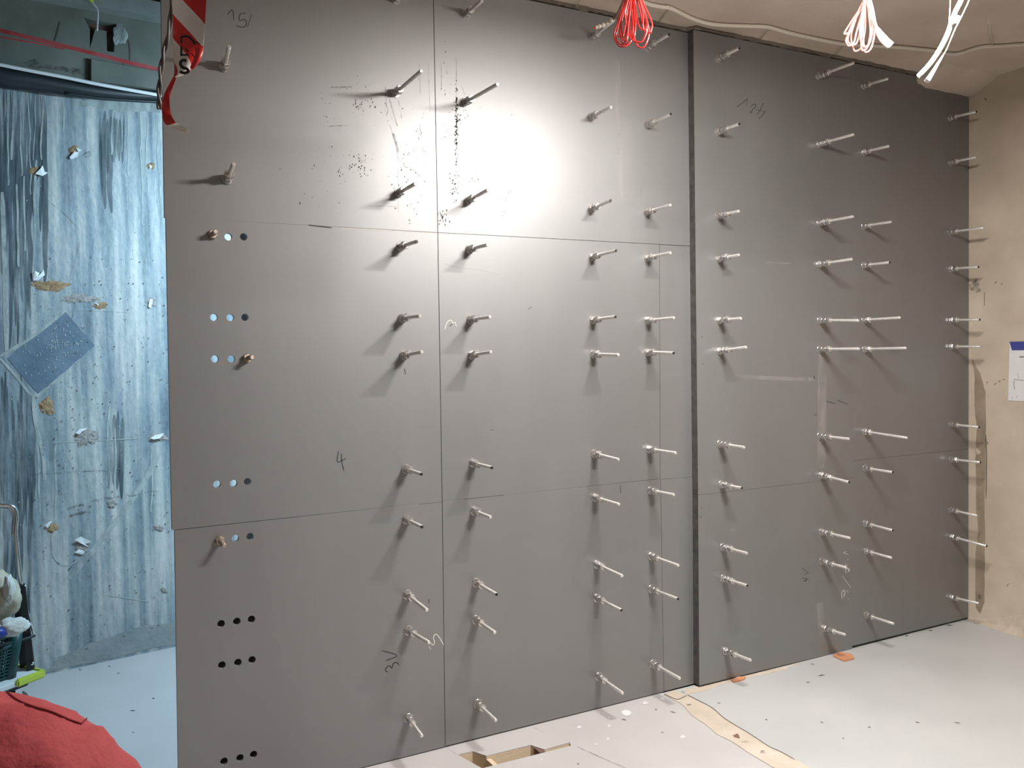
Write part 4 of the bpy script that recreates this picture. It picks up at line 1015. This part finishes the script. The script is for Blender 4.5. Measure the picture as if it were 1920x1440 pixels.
# folding upright bracket
def bar(name, a, b, w, d, m, parent=tr):
    ax = (b-a); L = ax.length; q_ = ax.to_track_quat('Z', 'Y').to_matrix()
    bm = bmesh.new(); bm_box(bm, (a+b)/2, Vector((w, d, L)), q_, .003); return from_bm(name, bm, m, parent)
wpx = abs(PY(54, 1180).x-PY(34, 1180).x)
bar('upright', PY(40, 1096), PY(59, 1262), wpx*1.0, .03, 'black_steel')
bar('upright_flange', PY(30, 1100, .04), PY(46, 1262, .04), wpx*.35, .03, 'black_steel')
tube('upright_rivet', [PY(61, 1244, -.02), PY(61, 1244, -.03)], .008, 'chrome', tr, 10)
tube('upright_rivet', [PY(47, 1098, -.015), PY(47, 1098, -.025)], .005, 'chrome', tr, 10)
hp_ = catmull([PY(40, 1100), PY(34, 1045), PY(29, 1000), PY(31, 972), PY(28, 955), PY(19, 949), PY(5, 948), PY(-30, 948), PY(-90, 950)], 6)
tube('handle', hp_, 0.0095, 'chrome', tr, 10)
tube('handle_loop', catmull([PY(24, 1005, .03), PY(25, 985, .03), PY(26, 965, .03), PY(18, 952, .03), PY(0, 949, .03)], 6), 0.008, 'chrome', tr, 8)
tube('side_bar', [PY(45, 1120, .05), PY(64, 1192, .0)], .005, 'chrome', tr, 8)
tube('strap', catmull([PY(-40, 1215, -.30), PY(10, 1207, -.12), PY(40, 1200, -.06), PY(65, 1192, -.02)], 6), 0.006, 'black_hose', tr, 8)
tag(tr, 'folding platform trolley with a chrome handle and lime bumper by the blue wall', 'trolley')
# green basket on it
bk = empty('laundry_basket', o+loc(.275, .19, Zp+.001)); bk.rotation_euler = (0, 0, math.atan2(ex.y, ex.x))
bo = Vector(bk.location)
W_, D_, H_ = .40, .30, on_y(30, 1183, TY-.06).z-Zp-.001
tap = .86
def lerp_side(s, t, h):      # point on a tapering wall
    k = tap+(1-tap)*h
    return s*k
bm = bmesh.new(); nx, nz = 14, 10
def wall_grid(fx, n):
    # lattice of slats: frame bars with real gaps
    for i in range(n+1):
        t = -1+2*i/n
        bm_tube(bm, [fx(t, 0.06), fx(t, .80)], .0042, 5)
    for j in range(nz+1):
        h = .06+.74*j/nz
        bm_tube(bm, [fx(-1, h), fx(1, h)], .0042, 5)
K = lambda h: tap+(1-tap)*h
for sgn in (-1, 1):
    wall_grid(lambda t, h, s=sgn: Vector((t*W_/2*K(h)*.84, s*D_/2*K(h), h*H_)), nx)
    wall_grid(lambda t, h, s=sgn: Vector((s*W_/2*K(h), t*D_/2*K(h)*.8, h*H_)), 11)
from_bm('lattice', bm, 'green_plastic', bk)
for sx in (-1, 1):
    for sy in (-1, 1):
        bm = bmesh.new(); bm_tube(bm, [Vector((sx*W_/2*K(h)*.93, sy*D_/2*K(h)*.92, h*H_)) for h in (0, .5, 1)], .026, 10); from_bm('corner_post', bm, 'green_plastic', bk, True)
rim = [Vector((W_/2*1.02*math.copysign(abs(math.cos(a))**.45, math.cos(a)), D_/2*1.02*math.copysign(abs(math.sin(a))**.45, math.sin(a)), H_)) for a in [k*math.tau/40 for k in range(40)]]
bm = bmesh.new(); bm_tube(bm, rim, .014, 8, True); bm_tube(bm, [v-Vector((0, 0, .05)) for v in rim], .008, 8, True); from_bm('rim', bm, 'green_plastic', bk, True)
box('bottom', (-W_/2*.86, -D_/2*.86, 0.001), (W_/2*.86, D_/2*.86, .014), 'green_plastic', bk)
tag(bk, 'dark green lattice plastic basket standing on the trolley', 'basket')
def sack(name, c, r, m, label, seed, cat='bag'):
    bm = bmesh.new(); bmesh.ops.create_icosphere(bm, subdivisions=4, radius=1.0)
    for v in bm.verts:
        n = v.co.normalized(); f = 1+.22*noise.noise(n*1.7+Vector((seed, 0, 0)))+.10*noise.noise(n*4.2+Vector((0, seed, 0)))+.05*abs(noise.noise(n*9+Vector((seed, 3, 0))))
        v.co = Vector((n.x*r[0]*f, n.y*r[1]*f, n.z*r[2]*f))
    ob = from_bm(name, bm, m, None, True); ob.location = c; tag(ob, label, cat); return ob
sack('cloth_bag', on_y(0, 1118, TY-.10), (.075, .08, .10), 'cloth_beige', 'crumpled beige cloth bag in the green basket', 1)
sack('white_cloth', on_y(24, 1175, TY-.19), (.06, .05, .035), 'cloth_white', 'crumpled white cloth spilling over the basket rim', 5, 'cloth')
sack('white_cloth', on_y(17, 1104, TY-.20), (.022, .03, .055), 'cloth_white', 'white bundle standing on top of the beige bag', 8, 'cloth')
bl = tube('blue_bottle', catmull([on_y(-20, 1190, TY-.26), on_y(4, 1186, TY-.24), on_y(10, 1184, TY-.24)], 5), lambda t: .026-.010*t, 'blue_plastic', None, 12); tag(bl, 'small blue plastic bottle lying in the green basket', 'bottle')
nb = box('white_box', on_y(18, 1118, TY+.10), on_y(30, 1086, TY+.13), 'trolley_white'); tag(nb, 'small white box behind the beige bag on the trolley', 'box')

# ================================================================ PERSON (only the right shoulder is in the frame)
PD = 0.70
neck = at_depth(-262, 1282, PD)
pe_ = empty('person', Vector((neck.x, neck.y, 0)))
po = Vector(pe_.location); NZ = neck.z
RT = Vector((AX_R.x, AX_R.y, 0)).normalized(); FW = Vector((AX_F.x, AX_F.y, 0)).normalized()
def B(r, f, z): return RT*r + FW*f + Vector((0, 0, z))
def skin_mesh(name, joints, edges, m, parent, sub=2, root=0, disp=0.0):
    me = bpy.data.meshes.new(name); me.from_pydata([tuple(j[0]) for j in joints], edges, []); 
    ob = bpy.data.objects.new(name, me); COL.objects.link(ob)
    sk = ob.modifiers.new('skin', 'SKIN'); sk.use_smooth_shade = True
    for i, v in enumerate(me.skin_vertices[0].data):
        r = joints[i][1]; v.radius = r if isinstance(r, tuple) else (r, r); v.use_root = (i == root)
    ss = ob.modifiers.new('sub', 'SUBSURF'); ss.levels = sub; ss.render_levels = sub
    dg = bpy.context.evaluated_depsgraph_get()
    m2 = bpy.data.meshes.new_from_object(ob.evaluated_get(dg))
    bpy.data.objects.remove(ob)
    if disp:
        for v in m2.vertices:
            v.co += v.normal*(disp*(.9*math.sin((v.co.x*.7+v.co.y*.4+v.co.z*1.3)*70+6*noise.noise(v.co*6))*max(0, noise.noise(v.co*5+Vector((3, 1, 2)))+.25)+noise.noise(v.co*11)+2.0*abs(noise.noise(Vector((v.co.x*26, v.co.y*26, v.co.z*10))))-.4+.35*noise.noise(v.co*45)))
    m2.materials.clear()
    return link(name, m2, m, parent, True)
HIP = NZ*.64
J = [(B(0, 0, HIP), .115), (B(0, 0, HIP+.18), .095), (B(0, 0, NZ-.19), .085), (B(-.02, -.005, NZ-.060), .040), (B(-.036, .01, NZ+.045), .046), (B(-.050, .035, NZ+.12), .074), (B(-.060, .045, NZ+.20), .070),
     (B(.10, 0, NZ-.105), .040), (B(.165, 0, NZ-.110), .040), (B(.205, .02, NZ-.30), .043), (B(.20, .14, NZ-.47), .033), (B(.19, .20, NZ-.52), .026),
     (B(-.10, 0, NZ-.105), .040), (B(-.165, 0, NZ-.110), .040), (B(-.205, .02, NZ-.30), .043), (B(-.20, .14, NZ-.47), .033), (B(-.19, .20, NZ-.52), .026),
     (B(.085, 0, HIP-.06), .085), (B(.09, .02, HIP*.52), .058), (B(.09, -.01, .09), .038), (B(.09, .02, .045), .040), (B(.095, .15, .035), .033),
     (B(-.085, 0, HIP-.06), .085), (B(-.09, .02, HIP*.52), .058), (B(-.09, -.01, .09), .038), (B(-.09, .02, .045), .040), (B(-.095, .15, .035), .033)]
Eg = [(0, 1), (1, 2), (2, 3), (3, 4), (4, 5), (5, 6), (2, 7), (7, 8), (8, 9), (9, 10), (10, 11), (2, 12), (12, 13), (13, 14), (14, 15), (15, 16), (0, 17), (17, 18), (18, 19), (19, 20), (20, 21), (0, 22), (22, 23), (23, 24), (24, 25), (25, 26)]
body = skin_mesh('body', J, Eg, 'skin', pe_, 2)
# shirt: yoke and sleeves a little larger than the body
SJ = [(B(0, 0, HIP+.02), (.150, .118)), (B(0, 0, HIP+.20), (.150, .122)), (B(0, 0, NZ-.17), (.160, .125)), (B(0, -.005, NZ-.050), (.125, .085)), (B(-.022, 0, NZ+.022), (.082, .072)),
      (B(.10, 0, NZ-.050), .074), (B(.168, 0, NZ-.096), .070), (B(.205, .012, NZ-.20), .063), (B(.215, .022, NZ-.32), .060),
      (B(-.10, 0, NZ-.060), .072), (B(-.168, 0, NZ-.096), .070), (B(-.205, .012, NZ-.20), .063), (B(-.215, .022, NZ-.32), .060)]
SE = [(0, 1), (1, 2), (2, 3), (3, 4), (2, 5), (5, 6), (6, 7), (7, 8), (2, 9), (9, 10), (10, 11), (11, 12)]
shirt = skin_mesh('shirt', SJ, SE, 'shirt_red', pe_, 3, 0, 0.008)
tr_j = [(B(0, 0, HIP+.03), .135), (B(.09, 0, HIP-.08), .100), (B(.095, .02, HIP*.52), .075), (B(.095, -.01, .10), .060), (B(-.09, 0, HIP-.08), .100), (B(-.095, .02, HIP*.52), .075), (B(-.095, -.01, .10), .060)]
skin_mesh('trousers', tr_j, [(0, 1), (1, 2), (2, 3), (0, 4), (4, 5), (5, 6)], 'jeans', pe_, 2)
for s in (-1, 1):
    skin_mesh('shoe', [(B(.093*s, -.035, .045), .042), (B(.093*s, .06, .045), .042), (B(.098*s, .17, .035), .033)], [(0, 1), (1, 2)], 'shoe', pe_, 2)
    # hand: palm with five bent fingers
    w0 = B(.19*s, .20, NZ-.52); hj = [(w0, .022), (w0+B(-.01*s, .05, -.035), .028), (w0+B(-.012*s, .075, -.05), .026)]; he = [(0, 1), (1, 2)]
    for k in range(4):
        a = w0+B((-.030+.020*k)*s, .085, -.055); l = (.030, .034, .032, .026)[k]
        i0 = len(hj); hj += [(a, .0085), (a+B(0, l, -l*.5), .008), (a+B(0, l*1.25, -l*1.3), .007)]; he += [(2, i0), (i0, i0+1), (i0+1, i0+2)]
    i0 = len(hj); hj += [(w0+B(-.035*s, .045, -.03), .010), (w0+B(-.050*s, .075, -.045), .009), (w0+B(-.045*s, .10, -.06), .008)]; he += [(1, i0), (i0, i0+1), (i0+1, i0+2)]
    skin_mesh('hand', hj, he, 'skin', pe_, 2)
hc = B(-.055, .042, NZ+.165)
bm = bmesh.new(); bmesh.ops.create_icosphere(bm, subdivisions=3, radius=1.0)
for v in bm.verts:
    n = v.co.copy(); v.co = hc+RT*(n.x*.080)+FW*(n.y*.095-.008)+Vector((0, 0, n.z*.105+.02))
    if n.y > .35 and n.z < .35: v.co -= FW*.05
from_bm('hair', bm, 'hair', pe_, True)
for s in (-1, 1):
    bm = bmesh.new(); bmesh.ops.create_icosphere(bm, subdivisions=2, radius=.011); bmesh.ops.translate(bm, verts=bm.verts, vec=hc+RT*(.030*s)+FW*.072); from_bm('eye', bm, 'eye_white', pe_, True)
    bm = bmesh.new(); bmesh.ops.create_icosphere(bm, subdivisions=2, radius=1)
    for v in bm.verts: v.co = hc+RT*(.078*s+v.co.x*.010)+FW*(v.co.y*.018)+Vector((0, 0, v.co.z*.030-.01))
    from_bm('ear', bm, 'skin', pe_, True)
tube('nose', [hc+FW*.070+Vector((0, 0, .005)), hc+FW*.092+Vector((0, 0, -.030))], lambda t: .007+.006*t, 'skin', pe_, 8)
tube('mouth', [hc+FW*.074+RT*-.022+Vector((0, 0, -.055)), hc+FW*.080+Vector((0, 0, -.056)), hc+FW*.074+RT*.022+Vector((0, 0, -.055))], .005, 'shirt_red', pe_, 6)
tag(pe_, 'person in a red shirt at the lower left, only the shoulder showing', 'person')
# seams: stitched lines laid on the shirt by casting onto its surface
def on_shirt(u, v):
    d = ray(u, v).normalized(); ok, hit, nn, _ = shirt.ray_cast(CAM-po, d)
    return (hit, nn) if ok else (None, None)
SEAMS = [[(5, 1292), (30, 1312), (60, 1325), (95, 1335), (125, 1348), (150, 1357)], [(150, 1358), (160, 1350), (168, 1344)]]
for sm in SEAMS:
    pts = []
    for p in catmull([Vector((*q, 0)) for q in sm], 6):
        h, nn = on_shirt(p.x, p.y)
        if h is not None: pts.append(h+nn*.0006)
    if len(pts) > 3: tube('shirt_seam', pts, .0009, 'seam_red', pe_, 6)
